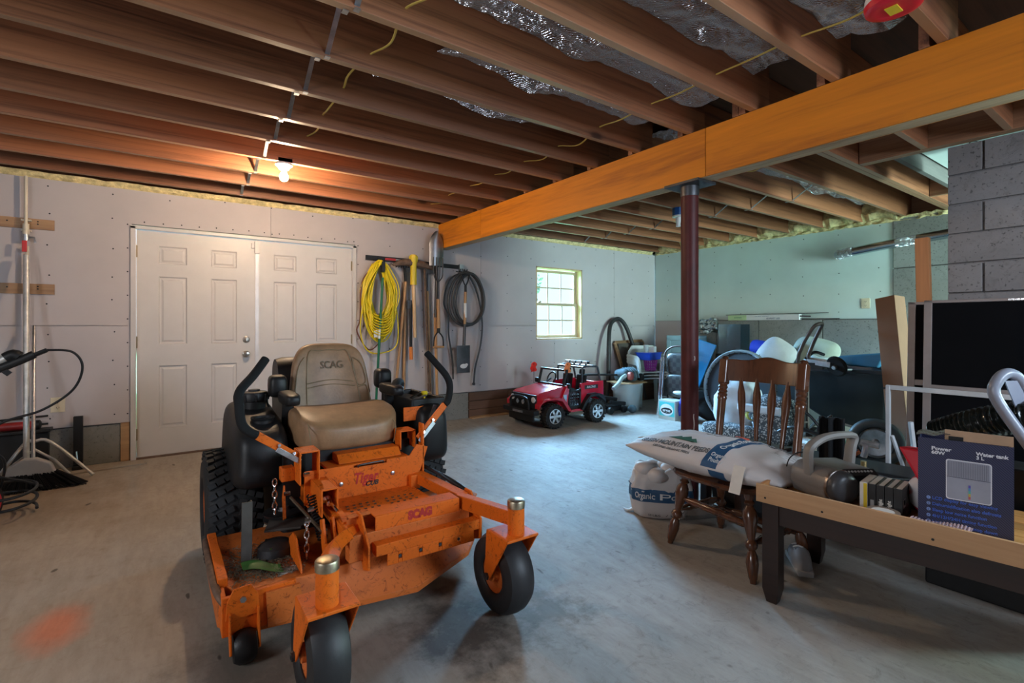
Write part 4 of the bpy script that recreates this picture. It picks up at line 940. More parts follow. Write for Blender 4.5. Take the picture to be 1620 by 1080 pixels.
fk = thing('d_handle_fork', 'short D-handled garden fork hanging in front of the long shovel', 'tool', (2.72, 5.375, 0))
htube(fk, (0, 0, 1.52), (.005, 0, 1.17), .021, .021, HW)
mb = M().tube([(.005, 0, 1.17), (.005, 0, 1.12)], .02, 10).tube([(.0, 0, 1.13), (-.05, 0, 1.06), (-.06, 0, .95)], .009, 8, 3).tube([(.0, 0, 1.13), (.06, 0, 1.06), (.07, 0, .95)], .009, 8, 3); mb.build('d_yoke', BLACK, fk)
M().tube([(-.065, 0, .945), (.075, 0, .945)], .014, 10).build('crosspiece', HW, fk)
mb = M().tube([(0, 0, 1.52), (0, 0, 1.72)], .016, 8); [mb.tube([(0, 0, 1.72), (dx * .6, 0, 1.76), (dx, 0, 1.82), (dx, 0, 2.02)], .007, 6, 3) for dx in (-.06, -.02, .02, .06)]; mb.build('tines', DARKST, fk)
t = thing('pry_bar', 'long rusty steel digging bar hanging left of the tall shovel', 'bar', (2.60, 5.50, 0)); M().tube([(0, 0, 1.88), (.06, 0, .44)], .014, 8).build('shaft', RUST, t); M().tube([(.06, 0, .50), (.065, 0, .40)], .021, 8).build('tamper_end', RUST, t)
t = thing('garden_hoe', 'brown-handled hoe hanging between the digging bar and the long shovel', 'tool', (2.655, 5.53, 0)); htube(t, (0, 0, 1.62), (.04, 0, .25), .016); M().tube([(0, 0, 1.62), (0, 0, 1.83), (.02, -.06, 1.88)], .01, 8, 3).build('neck', DARKST, t); M().box(-.04, .10, -.075, -.07, 1.83, 1.93).build('hoe_blade', DARKST, t)
# black garden hose
hs = thing('garden_hose', 'coiled black garden hose hanging on the right end of the rack', 'hose', (3.14, 5.47, 1.52))
HOSE = mk('black_rubber_hose', (.035, .037, .04), .45)
pts = []
for k in range(3 * 20 + 1):
    a = 2 * math.pi * k / 20; lp = k / 20
    pts.append((.02 * lp + (.265 - .02 * lp) * math.sin(a) * (1 - .1 * math.cos(a)), -.02 * lp + .01 * math.sin(lp * 3), .02 + (.345 - .01 * lp) * math.cos(a)))
M().tube(pts, .0165, 10, 3).build('hose_coil', HOSE, hs)
M().tube([(.0, .03, .36), (-.20, .03, .25), (-.28, .03, -.02), (-.22, .03, -.2), (-.21, .03, -.45), (-.16, .03, -.75), (-.15, .03, -.99)], .011, 8, 8).build('hose_tail', HOSE, hs)
M().tube([(.05, .03, .37), (.20, .03, .1), (.27, .02, -.25), (.25, .02, -.55), (.17, .02, -.85), (.145, .02, -1.05)], .0115, 8, 8).build('hose_tail', HOSE, hs)
M().lathe([(.013, 0), (.019, .005), (.019, .03), (.013, .035)], (.145, .02, -1.085), n=12).build('coupling', DARKST, hs)
# square spade
sq = thing('square_spade', 'short square-bladed spade hanging inside the black hose coil', 'spade', (3.10, 5.38, 0))
mb = M().tube([(-.06, 0, 1.84), (-.035, 0, 1.76), (0, 0, 1.70), (.035, 0, 1.76), (.06, 0, 1.84)], .009, 8, 3).tube([(-.06, 0, 1.835), (.06, 0, 1.835)], .009, 8).tube([(0, 0, 1.70), (0, 0, 1.62)], .017, 8); mb.build('d_handle', BLACK, sq)
htube(sq, (0, 0, 1.62), (-.01, 0, 1.22), .018, .018, HW); M().lathe([(.0195, 0), (.0195, .18)], (-.005, 0, 1.30), n=12).build('paper_label', WHITE, sq)
htube(sq, (-.01, 0, 1.22), (-.03, -.01, .95), .017, .02, DARKST, 'socket')
mb = blade(.185, .34, False, .01); mb.xf(T(-.035, -.01, .615)); mb.build('blade', DARKST, sq)
mb = M().ell((-.04, -.024, .70), (.05, .002, .028), 14, 8).ell((.0, -.024, .715), (.022, .002, .018), 10, 6); mb.build('badger_decal', WHITE, sq)
# ================================================================ FAR CORNER
# --- ride-on toy jeep
jp = thing('toy_jeep', 'red and black ride-on toy off-road car parked on the floor below the window', 'toy car')
JRED = mk('toy_red', (.50, .008, .025), .22, var=.08, bump=0, coat=.4)
JY0, JY1 = 4.50, 5.04; JC = (JY0 + JY1) / 2
for x in (3.735, 4.42):
    for y, s in ((4.47, -1), (5.05, 1)):
        c = Vector((x, y + .01 * s, .145)); mb = M()
        mb.lathe([(.085, -.05), (.12, -.06), (.137, -.05), (.140, 0), (.137, .05), (.12, .06), (.085, .05)], c, (0, 1, 0), 36, cap=False, closed=True)
        for k in range(22):
            a = 2 * math.pi * k / 22; p = Vector((math.cos(a), 0, math.sin(a))); tn = Vector((-math.sin(a), 0, math.cos(a)))
            for dy in (-.035, .035): mb.bar(c + p * .134 + Vector((0, dy - .025, 0)) + tn * (.006 if dy > 0 else -.006), c + p * .134 + Vector((0, dy + .025, 0)) + tn * (.006 if dy > 0 else -.006), .022, .022, p)
        t = mb.build('wheel', RUB, jp)
        mb = M(); o_ = s * .052; mb.lathe([(.088, o_), (.088, o_ + .006 * s), (.078, o_ + .006 * s), (.078, o_)], c, (0, 1, 0), 32, cap=False, closed=True)
        for k in range(6): a = 2 * math.pi * k / 6; p = Vector((math.cos(a), 0, math.sin(a))); mb.bar(c + Vector((0, o_ + .004 * s, 0)) + p * .02, c + Vector((0, o_ + .004 * s, 0)) + p * .082, .028, .008, (0, 1, 0))
        mb.lathe([(.03, o_), (.028, o_ + .012 * s), (.004, o_ + .014 * s)], c, (0, 1, 0), 20)
        mb.build('hub_cap', CHROME, t); M().lathe([(.087, o_ - .002), (.002, o_ - .001)], c, (0, 1, 0), 24).build('hub_recess', BLACK, t)
mb = M(); mb.prism([(3.56, .26), (3.56, .395), (3.60, .415), (3.98, .475), (3.99, .20), (3.90, .20), (3.86, .285), (3.73, .32), (3.62, .285)], 'y', JY0 + .02, JY1 - .02); mb.build('bonnet', JRED, jp, .012)
for s, y0, y1 in ((-1, JY0 - .06, JY0 + .03), (1, JY1 - .03, JY1 + .06)):
    mb = M(); mb.prism([(3.53, .235), (3.57, .30), (3.64, .325), (3.80, .325), (3.88, .30), (3.97, .185), (4.03, .165), (4.0, .215), (3.91, .335), (3.82, .35), (3.62, .35), (3.53, .29)], 'y', y0, y1); mb.build('front_fender', JRED, jp, .006)
    mb = M(); mb.prism([(4.22, .165), (4.29, .25), (4.35, .315), (4.48, .325), (4.56, .27), (4.60, .22), (4.61, .26), (4.57, .33), (4.49, .355), (4.34, .350), (4.26, .28), (4.19, .18)], 'y', y0, y1); mb.build('rear_fender', BLACK, jp, .006)
    ys = JY0 if s < 0 else JY1 - .03
    mb = M(); mb.prism([(4.23, .20), (4.23, .49), (4.62, .50), (4.62, .30), (4.55, .31), (4.48, .36), (4.34, .36), (4.27, .28)], 'y', ys, ys + .03); mb.build('rear_side_panel', JRED, jp, .006)
    mb = M(); mb.prism([(3.99, .475), (3.90, .31), (4.0, .19), (4.03, .47)], 'y', ys - .01, ys + .03); mb.build('cowl_side', JRED, jp, .005)
    dr = M(); d0, d1 = (ys + .0, ys + .022)
    dr.box(4.03, 4.055, d0, d1, .20, .46).box(4.205, 4.23, d0, d1, .20, .43).box(4.055, 4.205, d0, d1, .20, .225).prism([(4.04, .46), (4.10, .44), (4.16, .41), (4.23, .42), (4.23, .395), (4.04, .395)], 'y', d0, d1)
    for k in range(4): dr.box(4.075 + .03 * k, 4.083 + .03 * k, d0 + .005, d1 - .003, .225, .40).box(4.055, 4.205, d0 + .005, d1 - .003, .245 + .035 * k, .252 + .035 * k)
    dr.build('door', BLACK, jp, .0)
    box(4.03, 4.24, ys - .03, ys + .02, .155, .185).build('sill_step', JRED, jp, .005)
box(3.98, 4.62, JY0 + .02, JY1 - .02, .15, .20).build('floor_pan', BLACK, jp, .01)
box(4.59, 4.63, JY0 + .02, JY1 - .02, .2, .48).build('tailgate', JRED, jp, .006)
text('RACING', .036, mk('toy_decal', (.5, .5, .52), .4), jp, (4.40, JY0 - .0015, .435), (R(90), 0, 0), bold=.0015, shear=.3, sx=1.1)
box(4.29, 4.52, JY0 - .0015, JY0, .412, .460).build('decal_stripe', BLACK, jp)
mb = M(); mb.prism([(3.93, .37), (3.985, .37), (3.975, .23)], 'y', JY0 - .014, JY0 - .010); mb.build('shield_decal', STEEL, jp)
# grille, bumper, lamps
mb = M(); mb.box(3.535, 3.57, JY0 + .03, JY1 - .03, .22, .39); mb.build('grille', BLACK, jp, .01)
mb = M(); mb.box(3.46, 3.54, JY0 - .04, JY1 + .04, .17, .225).tube([(3.49, JC - .18, .22), (3.48, JC - .16, .34), (3.49, JC, .365), (3.48, JC + .16, .34), (3.49, JC + .18, .22)], .014, 10, 4).box(3.50, 3.53, JY0 + .03, JY1 - .03, .08, .17); mb.build('bumper', BLACK, jp, .008)
for y in (JC - .075, JC + .03): mb = M().lathe([(.0, 0), (.026, .003), (.028, .012), (.018, .03)], (3.475, y, .305), (1, 0, 0), 20); mb.build('fog_lamp', CHROME, jp)
for y in (JY0 + .065, JY1 - .065): M().lathe([(.0, 0), (.034, .005), (.036, .02)], (3.525, y, .335), (1, 0, 0), 20).build('headlamp', mk('lamp_lens', (.6, .62, .65), .15), jp)
box(3.455, 3.46, JC - .10, JC + .10, .18, .205).build('number_plate', STEEL, jp)
# windscreen frame
mb = M(); zt = .655
mb.bar((3.97, JY0 + .03, .47), (4.02, JY0 + .03, zt), .022, .03).bar((3.97, JY1 - .03, .47), (4.02, JY1 - .03, zt), .022, .03).bar((4.02, JY0 + .02, zt), (4.02, JY1 - .02, zt), .03, .024).bar((3.97, JY0 + .02, .475), (3.97, JY1 - .02, .475), .03, .03); mb.build('windscreen_frame', BLACK, jp, .004)
box(4.0, 4.03, JY0 - .04, JY0 + .02, .44, .50).build('mirror', BLACK, jp, .01); box(3.97, 4.02, JY1, JY1 + .06, .47, .53).build('mirror', BLACK, jp, .01)
# roll cage
CAGE = mk('cage_plastic', (.04, .045, .05), .25)
mb = M()
for y in (JY0 + .04, JY1 - .04): mb.tube([(4.28, y, .48), (4.285, y, .64), (4.32, y, .685), (4.52, y, .68), (4.56, y, .64), (4.60, y, .49)], .014, 10, 4)
for x in (4.30, 4.53): mb.tube([(x, JY0 + .04, .68), (x, JY1 - .04, .68)], .014, 10)
mb.build('roll_cage', CAGE, jp)
for k in range(4):
    y = JC - .165 + .11 * k; l = M(); l.box(4.39, 4.435, y - .045, y + .045, .715, .75); l = l.build('roof_lamp', BLACK, jp, .005); box(4.383, 4.389, y - .04, y + .04, .72, .746).build('lamp_lens', mk('lens_white', (.75, .85, .9), .1), l)
    box(4.405, 4.42, y - .01, y + .01, .69, .715).build('lamp_foot', BLACK, l)
for y in (JC - .13, JC + .13):
    mb = M(); mb.box(4.14, 4.36, y - .085, y + .085, .30, .345); mb.prism([(4.32, .34), (4.37, .34), (4.40, .58), (4.35, .58)], 'y', y - .075, y + .075); mb.prism([(4.355, .585), (4.395, .585), (4.40, .65), (4.365, .65)], 'y', y - .04, y + .04); mb.build('seat', MATTE, jp, .012)
mb = M(); mb.tube([(4.09 + .03 * math.sin(a * .63), JC + .13 + .075 * math.cos(a * .63), .53 + .075 * math.sin(a * .63)) for a in range(10)], .01, 8, 2, closed=True).tube([(3.99, JC + .13, .48), (4.08, JC + .13, .53)], .012, 8); mb.build('steering_wheel', BLACK, jp)
for y, m_, nm in ((JY0 + .02, mk('orange_flag_cloth', (.75, .23, .08), .7), 'flag'), (JY1 + .02, mk('red_flag_cloth', (.75, .03, .02), .7), 'flag')):
    x = 4.03 if y < JC else 3.93; z = .62 if y < JC else .60
    mb = M(); mb.sheet(lambda u, v: (x - .05 + .10 * u + .01 * math.sin(v * 9), y + .02 * math.sin(u * 7), z + .02 * u + v * (.13 - .09 * abs(u - .45))), 8, 8, (0, .003, 0)); mb.build(nm, m_, jp)
    M().tube([(x, y, z - .14), (x, y, z + .12)], .004, 6).build('flag_pole', BLACK, jp)
anchor(jp, (4.08, JC, 0))

# --- hoop, picture frame
t = thing('foam_hoop_tube', 'tall black bent drain tube arching against the back wall behind the toy car', 'tube', (5.9, 5.3, 0))
M().tube([(-.42, .0, .02), (-.36, .0, .30), (-.31, .04, .65), (-.24, .10, 1.0), (-.12, .17, 1.23), (.06, .18, 1.31), (.20, .16, 1.20), (.30, .12, .95), (.38, .06, .6), (.48, .0, .03)], .032, 14, 8).build('bent_tube', mk('black_drain_tube', (.02, .02, .022), .5), t)
t = thing('picture_frame', 'empty wooden frame leaning in the corner behind the black hoop', 'frame', (6.25, 5.40, 0))
mb = M(); c0, c1, c2, c3 = (-.33, .12, .93), (.32, .12, .95), (.45, .0, .28), (-.17, .0, .26)
for a, b_ in ((c0, c1), (c1, c2), (c2, c3), (c3, c0)): mb.bar(a, b_, .05, .025, (0, 1, .2))
mb.build('frame_bars', wood('frame_wood', (.36, .21, .11), (.22, .12, .06), 'x', 10, .6, rv=0), t, .003)
mb = M().prism([(-.30, .915), (.30, .93), (.42, .30), (-.155, .28)], 'y', .075, .08); mb.build('backing_board', mk('grey_backing', (.11, .095, .08), .8), t)
box(-.25, .5, -.1, .1, 0, .25).build('support_crate', OLDW, t, .005)
# --- tote with board lid and clothes
t = thing('storage_tub', 'round pale grey tub with an orange-brown board on top right of the toy car', 'tub', (5.47, 4.87, 0))
TUBM = mk('pale_grey_tub', (.38, .44, .44), .45, var=.06)
M().lathe([(.17, .0), (.175, .01), (.205, .36), (.225, .365), (.225, .385), (.20, .385), (.198, .36), (.165, .02)], n=36, cap=False, closed=True).build('bucket', TUBM, t); M().lathe([(.165, .01), (.165, .02)], n=36).build('bucket_floor', TUBM, t)
mb = M().prism([(-.26, -.12), (-.10, -.24), (.20, -.20), (.25, .02), (.12, .24), (-.2, .2)], 'z', .387, .40); mb.build('board_lid', RAW, t)
t = thing('crumpled_jacket', 'crumpled blue-grey padded jacket on the board over the pale tub', 'jacket', (5.50, 4.90, .402))
BGREY = mk('blue_grey_fabric', (.07, .115, .14), .8, var=.5, vs=9, bump=.4, bs=30)
def crump(p, s=0, a=.02): n_ = noise.noise(Vector((p.x * 9, p.y * 9, p.z * 9 + s))); return p + p.normalized() * n_ * a * 2
mb = M().ell((0, 0, .085), (.19, .13, .095), 28, 18, .8, lambda p: crump(p, 0, .018)); mb.build('body', BGREY, t)
mb = M(); [mb.tube([(-.1 + .05 * k, -.14, .05), (-.1 + .05 * k, -.10, .15), (-.08 + .05 * k, 0, .19)], .014, 8, 4) for k in range(5)]; mb.build('quilt_ridge', BGREY, t)
M().ell((.19, -.1, .05), (.06, .05, .05), 14, 10, .8, lambda p: crump(p, 4, .01)).build('sleeve', MATTE, t)
t = thing('shop_vacuum_hose', 'grey plastic hose reaching from the toy car to the pale tub', 'hose', (5.2, 4.6, 0))
M().tube([(-.35, -.05, .37), (-.20, .0, .42), (-.02, .1, .475), (.12, .16, .50)], .026, 14, 6).build('grey_hose', mk('hose_grey', (.28, .33, .35), .45), t)
M().tube([(-.45, .45, .52), (-.15, .40, .51), (.1, .3, .50)], .014, 8, 4).build('handle', MATTE, t)
M().ell((.20, .14, .49), (.035, .05, .06), 14, 10, .7).build('red_fitting', mk('dull_red', (.25, .05, .04), .5), t)
t = thing('black_car_jack', 'low black trolley of pipes on the floor between toy car and tub', 'trolley', (5.12, 4.80, 0))
mb = M().box(-.15, .12, -.05, .2, .03, .10).bar((-.15, -.08, .16), (.10, -.12, .13), .05, .05).bar((-.2, .1, .22), (.05, -.02, .18), .04, .05); mb.build('chassis', MATTE, t, .01)
[M().lathe([(.045, -.02), (.05, 0), (.045, .02)], (x, -.1, .05), (0, 1, 0), 18).build('wheel', BLACK, t) for x in (-.16, .1)]
t = thing('blue_grey_ball', 'small blue-grey ball on the floor in front of the pale tub', 'ball', (5.30, 4.62, 0)); M().ell((0, 0, .055), (.06, .06, .055), 20, 14).build('ball', BGREY, t)
# --- stacked resin chairs
RESIN = mk('white_resin', (.55, .60, .60), .4)
def resin(z, label):
    o = thing('plastic_chair', label, 'chair', (6.08, 4.98, z), R(-25), 'white resin chairs stacked in the far corner')
    mb = M(); mb.sheet(lambda u, v: (-.23 + .46 * u, -.22 + .44 * v, .42 + .01 * math.cos(math.pi * (u - .5)) - .015 * v), 8, 8, (0, 0, -.02)); mb.build('seat', RESIN, o, .004)
    mb = M(); mb.prism([(-.23, .40), (.23, .40), (.24, .70), (.18, .80), (-.18, .80), (-.24, .70)], 'y', .21, .235); mb.build('backrest', RESIN, o, .006)
    for sx in (-1, 1):
        for sy in (-1, 1):
            M().bar((sx * .21, sy * .20, .41), (sx * .25, sy * .25, 0), .05, .035).build('leg', RESIN, o, .004)
        M().tube([(sx * .24, .22, .64), (sx * .27, .0, .64), (sx * .26, -.20, .61), (sx * .245, -.22, .42)], .02, 8, 4, flat=1.6).build('armrest', RESIN, o)
    return o
resin(0, 'white resin chair, lowest of the stack in the far corner'); resin(.045, 'white resin chair, middle of the stack in the far corner'); resin(.09, 'white resin chair, top of the stack, holding a purple basket')
# basket, bin and cup
t = thing('purple_basket', 'small magenta lattice basket on the seat of the stacked white chairs', 'basket', (6.0, 4.88, .525))
MAG = mk('magenta_plastic', (.42, .04, .38), .4); mb = M(); mb.lathe([(.075, 0), (.078, .006), (.002, .006)], n=24)
for k in range(20): a = 2 * math.pi * k / 20; mb.bar((.076 * math.cos(a), .076 * math.sin(a), 0), (.10 * math.cos(a), .10 * math.sin(a), .16), .010, .004, (math.cos(a), math.sin(a), 0))
for z, r_ in ((.03, .081), (.07, .087), (.11, .093), (.155, .10)): mb.tube([(r_ * math.cos(q * .2618), r_ * math.sin(q * .2618), z) for q in range(24)], .006, 6, closed=True)
mb.build('lattice', MAG, t)
t = thing('blue_bin', 'bright blue shallow bin balanced on the purple basket', 'bin', (5.99, 4.90, .692), R(10))
BLUB = mk('bright_blue', (.01, .06, .50), .35); mb = M(); mb.prism([(-.15, 0), (.15, 0), (.18, .105), (-.18, .105)], 'y', -.11, -.10).prism([(-.15, 0), (.15, 0), (.18, .105), (-.18, .105)], 'y', .10, .11).box(-.15, .15, -.1, .1, 0, .01).bar((-.15, 0, 0), (-.175, 0, .105), .2, .008, (1, 0, 0)).bar((.15, 0, 0), (.175, 0, .105), .2, .008, (1, 0, 0)).box(-.19, .19, -.125, .125, .10, .108); mb.build('bin', BLUB, t)
t = thing('paper_cup', 'pale cup standing in the blue bin', 'cup', (5.93, 4.90, .801)); M().lathe([(.028, 0), (.04, .11), (.038, .11), (.026, .004)], n=20, cap=False, closed=True).build('cup', mk('cup_grey', (.45, .5, .5), .4), t)
tag(box(-.05, .05, -.04, .04, 0, .085).build('white_carton', WHITE, None, .003, loc=(6.04, 4.87, .801), rz=.3), 'small white carton standing in the blue bin beside the cup', 'carton')
# pale blue storage lid behind
t = thing('storage_tote', 'dark tote with its pale blue lid standing upright behind the stacked chairs', 'tote', (6.57, 4.66, .0), R(-58))
LIDM = mk('pale_blue_plastic', (.22, .38, .45), .35); mb = M(); mb.box(-.26, .26, 0, .02, .45, 1.03); mb.box(-.29, .29, -.02, .03, .97, 1.05).box(-.29, -.23, -.02, .03, .45, 1.03).box(.23, .29, -.02, .03, .45, 1.03); mb.build('lid_panel', LIDM, t, .02, seg=3)
box(-.28, .28, -.10, .15, 0, .45).build('tote_body', mk('dark_tote', (.04, .06, .07), .5), t, .03)
# folding chair with plaid cushion
def plaid():
    m, nt, b = nodes('plaid_vinyl'); L = nt.links; mp = coords(nt, randomise=False)
    ck = N(nt, 'ShaderNodeTexChecker', i_Scale=18.0); ck.inputs[1].default_value = (.035, .032, .03, 1); ck.inputs[2].default_value = (.014, .013, .013, 1); L.new(mp.outputs[0], ck.inputs[0]); L.new(ck.outputs[0], b.inputs['Base Color']); b.inputs['Roughness'].default_value = .3; return m
fc = thing('folding_chair', 'folded silver-framed chair with dark plaid padding beside the column', 'chair', (5.46, 4.02, 0), R(-90))
PLD = plaid()
# local x runs to world -Y, local y to world +X
mb = M().ell((.02, .03, .70), (.19, .035, .15), 24, 14, .5); mb.build('back_cushion', PLD, fc); M().ell((.02, .02, .42), (.19, .04, .15), 24, 14, .5).build('seat_cushion', PLD, fc)
M().tube([(-.20, -.02, .30), (-.21, .03, .78), (-.14, .04, .90), (0, .04, .935), (.16, .04, .90), (.23, .03, .78), (.22, -.02, .30)], .013, 10, 5).build('back_frame', mk('bronze_tube', (.10, .07, .06), .35, .7), fc)
for x0, x1 in ((-.255, -.21), (-.215, -.175), (.22, .2)): M().tube([(x0, -.06, .01), (x1, -.03, .78)], .0125, 10).build('leg', CHROME, fc)
# carton
t = thing('cardboard_carton', 'white and turquoise printed cardboard carton on the floor left of the column', 'carton', (5.28, 4.035, 0), R(-90))
CART = mk('printed_carton', (.42, .41, .36), .75, var=.06); box(-.128, .128, 0, .22, 0, .245).build('box_body', CART, t, .002)
TEAL = mk('turquoise_print', (.05, .42, .42), .6); mb = M()
for a in ((-.115, .115, .045, .225), ): mb.box(a[0], a[1], -.0015, -.0003, a[2], a[3])
mb.build('print_panel', TEAL, t); mb = M(); mb.prism([(.10 * math.cos(k * .314), .10 * math.sin(k * .314) + 0.0) for k in range(20)], 'y', -.0022, -.0016).xf(T(0, 0, .125) @ Matrix.Scale(.75, 4, (0, 0, 1))); mb.build('print_oval', WHITE, t)
mb = M(); mb.prism([(.085 * math.cos(k * .314), .038 * math.sin(k * .314)) for k in range(20)], 'y', -.0030, -.0023).xf(T(0, 0, .115)); mb.build('print_oval', BLACK, t)
text('argus', .055, WHITE, t, (0, -.0034, .118), (R(90), 0, 0), bold=.001, sx=1.0)
t = thing('blue_folded_bag', 'glossy white and blue plastic bag tucked beside the printed carton', 'bag', (5.34, 3.83, 0), R(-90))
mb = M(); mb.sheet(lambda u, v: (-.08 + .10 * u + .03 * v, .02 - .03 * math.sin(v * 4) - .02 * u, .05 + .30 * v + .02 * math.sin(u * 8)), 10, 12, (0, .02, 0)); mb.build('bag', mk('blue_bag', (.05, .08, .5), .25), t); M().ell((-.06, .02, .35), (.10, .05, .025), 14, 8, .8).build('bag_fold', mk('silver_bag', (.5, .58, .62), .25), t)

# --- things right of the column, by the concrete wall
t = thing('blue_bench_seat', 'bright blue plastic board leaning between the column and the trampoline', 'board', (5.85, 3.98, 0), R(-70))
BL2 = mk('sky_blue_plastic', (.02, .20, .42), .35); mb = M().bar((-.12, 0, .35), (.10, .12, .98), .26, .03, (0, -1, .2)); mb.build('panel', BL2, t, .008)
mb = M().tube([(-.2, -.05, .74), (.02, -.05, .76)], .012, 8).tube([(-.15, .02, .55), (-.12, .05, .9), (-.09, .05, .55)], .014, 8, 4); mb.build('frame', STEEL, t); mb = M().prism([(-.3, .45), (-.12, .35), (.0, .35), (-.06, .8), (-.22, .82)], 'y', .06, .09); mb.build('side_panel', LIDM, t, .005)
box(-.25, .2, -.05, .3, 0, .34).build('base_crate', MATTE, t, .01)
t = thing('black_duffel_bag', 'black duffel bag with a red end on the floor under the trampoline', 'bag', (5.72, 3.50, 0), R(-80))
M().ell((0, 0, .16), (.33, .17, .165), 26, 16, .6, lambda p: crump(p, 2, .012)).build('bag', MATTE, t); M().ell((.26, -.12, .14), (.10, .06, .13), 16, 10, .6).build('red_pocket', mk('dark_red_cloth', (.16, .01, .015), .7), t)
t = thing('mini_trampoline', 'round mini trampoline with grey padded rim and black mat leaning on its edge', 'trampoline', (5.54, 3.22, .0), R(-90))
PADM = mk('grey_rim_pad', (.22, .27, .30), .6, var=.15)
Rr = .46; tc = Vector((0, .0, .475)); tilt = R(8)
def tp(r_, a, off=0): v = Vector((r_ * math.cos(a), off, r_ * math.sin(a))); return RX(-tilt) @ v + tc + Vector((0, 0, 0))
mb = M(); mb.tube([tp(Rr - .03, 2 * math.pi * k / 48) for k in range(48)], .034, 10, closed=True, flat=.5); mb.build('rim_pad', PADM, t)
mb = M(); [mb.tube([tp(Rr + .0, 2 * math.pi * k / 36, -.012), tp(Rr - .068, 2 * math.pi * k / 36, -.012)], .004, 5) for k in range(36)]; tag(mb.build('rim_stitch', MATTE, t), kind='stuff')
mb = M(); mb.add([tp(Rr - .055, 2 * math.pi * k / 48, .004) for k in range(48)] + [tp(Rr - .055, 2 * math.pi * k / 48, -.002) for k in range(48)], [tuple(range(48)), tuple(range(48, 96))[::-1]] + [(k, (k + 1) % 48, 48 + (k + 1) % 48, 48 + k) for k in range(48)]); mb.build('jump_mat', mk('black_mat', (.008, .012, .022), .7), t)
# ledge goods
t = thing('lamp_tube_carton', 'long flat white and green fluorescent lamp carton lying on the concrete ledge', 'carton', (6.90, 3.65, 1.277), R(-90))
box(-.50, .50, -.035, .04, 0, .075).build('carton', WHITE, t, .001); box(-.501, -.22, -.0365, -.035, .001, .074).build('green_print', mk('pale_green_print', (.45, .60, .33), .6), t)
text('60 WATT LED', .03, mk('grey_ink', (.1, .13, .2), .6), t, (.16, -.0356, .022), (R(90), 0, 0), bold=.0005); text('SOFT WHITE   SHOP LIGHT', .016, mk('grey_ink_b', (.15, .25, .35), .6), t, (.0, -.0356, .052), (R(90), 0, 0)); text('ecosmart', .03, mk('green_ink', (.05, .2, .12), .6), t, (-.35, -.0376, .04), (R(90), 0, 0), bold=.0005)
mb = M(); mb.bar((-.56, .02, .082), (.82, .03, .088), .04, .008).bar((.5, -.01, .05), (.62, .02, .045), .03, .02).bar((.5, 0, .015), (.95, .03, .012), .02, .01); mb.build('curtain_rod', DARKST, t)
CLR = glass('clear_plastic', (.72, .82, .85), .15, .72)
t = thing('plastic_bag', 'crinkled clear plastic bag hanging over the concrete ledge', 'bag', (6.855, 4.46, 1.20), R(-90))
mb = M(); mb.sheet(lambda u, v: (-.15 + .30 * u, -.02 - .02 * noise.noise((u * 7, v * 7, 0)), -.13 + .22 * v + .03 * u + .012 * math.sin(u * 11)), 18, 14, (0, .012, 0)); mb.build('bag', CLR, t)
t = thing('clear_bin', 'empty clear blue-grey plastic bin standing against the concrete wall', 'bin', (6.70, 3.98, .80), R(-90))
mb = M(); mb.box(-.17, .17, -.09, -.085, 0, .42).box(-.17, -.165, -.09, .14, 0, .42).box(.165, .17, -.09, .14, 0, .42).box(-.17, .17, .135, .14, 0, .42); mb.build('bin_wall', glass('smoky_plastic', (.5, .68, .76), .2, .86), t); box(-.2, .2, -.12, .15, -.80, -.002).build('support_box', MATTE, t, .01)
# bedding pile
t = thing('storage_pile_box', 'dark storage box under the pillows by the concrete wall', 'box', (6.25, 2.95, 0), R(-90)); box(-.5, .22, -.30, .35, 0, .70).build('box_body', mk('dark_box', (.035, .04, .045), .7), t, .02)
t = thing('rolled_camping_mat', 'bright blue rolled sleeping mat lying on the bedding pile', 'mat', (6.35, 3.18, .88), R(-90)); MB2 = mk('royal_blue_cloth', (.006, .03, .42), .75, var=.2)
M().lathe([(.02, -.32), (.09, -.31), (.098, -.27), (.098, .08), (.09, .10), (.098, .12), (.094, .30), (.07, .32), (.02, .32)], (0, 0, 0), (1, 0, -.15), 28).build('roll', MB2, t); box(-.3, .3, -.07, .07, -.178, -.06).build('folded_blanket', PADM, t, .03)
def pillow(w, h, th): return M().ell((0, 0, 0), (w, th, h), 32, 20, .62, lambda p: Vector((p.x, p.y * max(.12, 1 - .75 * (abs(p.x / w) ** 4 + abs(p.z / h) ** 4)) + .010 * noise.noise(p * 9), p.z)))
for loc, rot, w, h, c, lab in (((6.0, 3.02, .845), (R(-18), R(35), R(-85)), .20, .20, (.42, .42, .43), 'grey pillow propped cornerwise in front of the blue sleeping mat'), ((6.22, 2.68, .88), (R(-25), R(12), R(-95)), .26, .19, (.36, .40, .34), 'large pale green pillow on the bedding pile right of the blue mat')):
    tag(pillow(w, h, .09).build('pillow', mk('pillow_cloth', c, .85, var=.08, bump=.3, bs=25), None, loc=loc, rot=rot), lab, 'pillow')
SHEET = mk('white_sheet', (.52, .58, .64), .8, var=.1, bump=.4, bs=14)
t = thing('white_laundry_sack', 'big bulging white cloth sack behind the chair spindles', 'sack', (5.20, 3.02, 0), R(-90))
M().ell((.0, 0, .30), (.24, .20, .31), 34, 24, .7, lambda p: crump(p, 8, .02)).build('sack', SHEET, t); M().tube([(-.2, -.17, .12), (0, -.22, .10), (.2, -.18, .12)], .01, 8, 4).build('cord', MATTE, t)
def printed():
    m, nt, b = nodes('patterned_cloth'); L = nt.links; mp = coords(nt); v = N(nt, 'ShaderNodeTexVoronoi', i_Scale=55.0); L.new(mp.outputs[0], v.inputs['Vector'])
    r = ramp(nt, v.outputs['Distance'], [(.38, (.45, .48, .5)), (.44, (.06, .08, .1))]); L.new(r.outputs[0], b.inputs['Base Color']); b.inputs['Roughness'].default_value = .8; return m
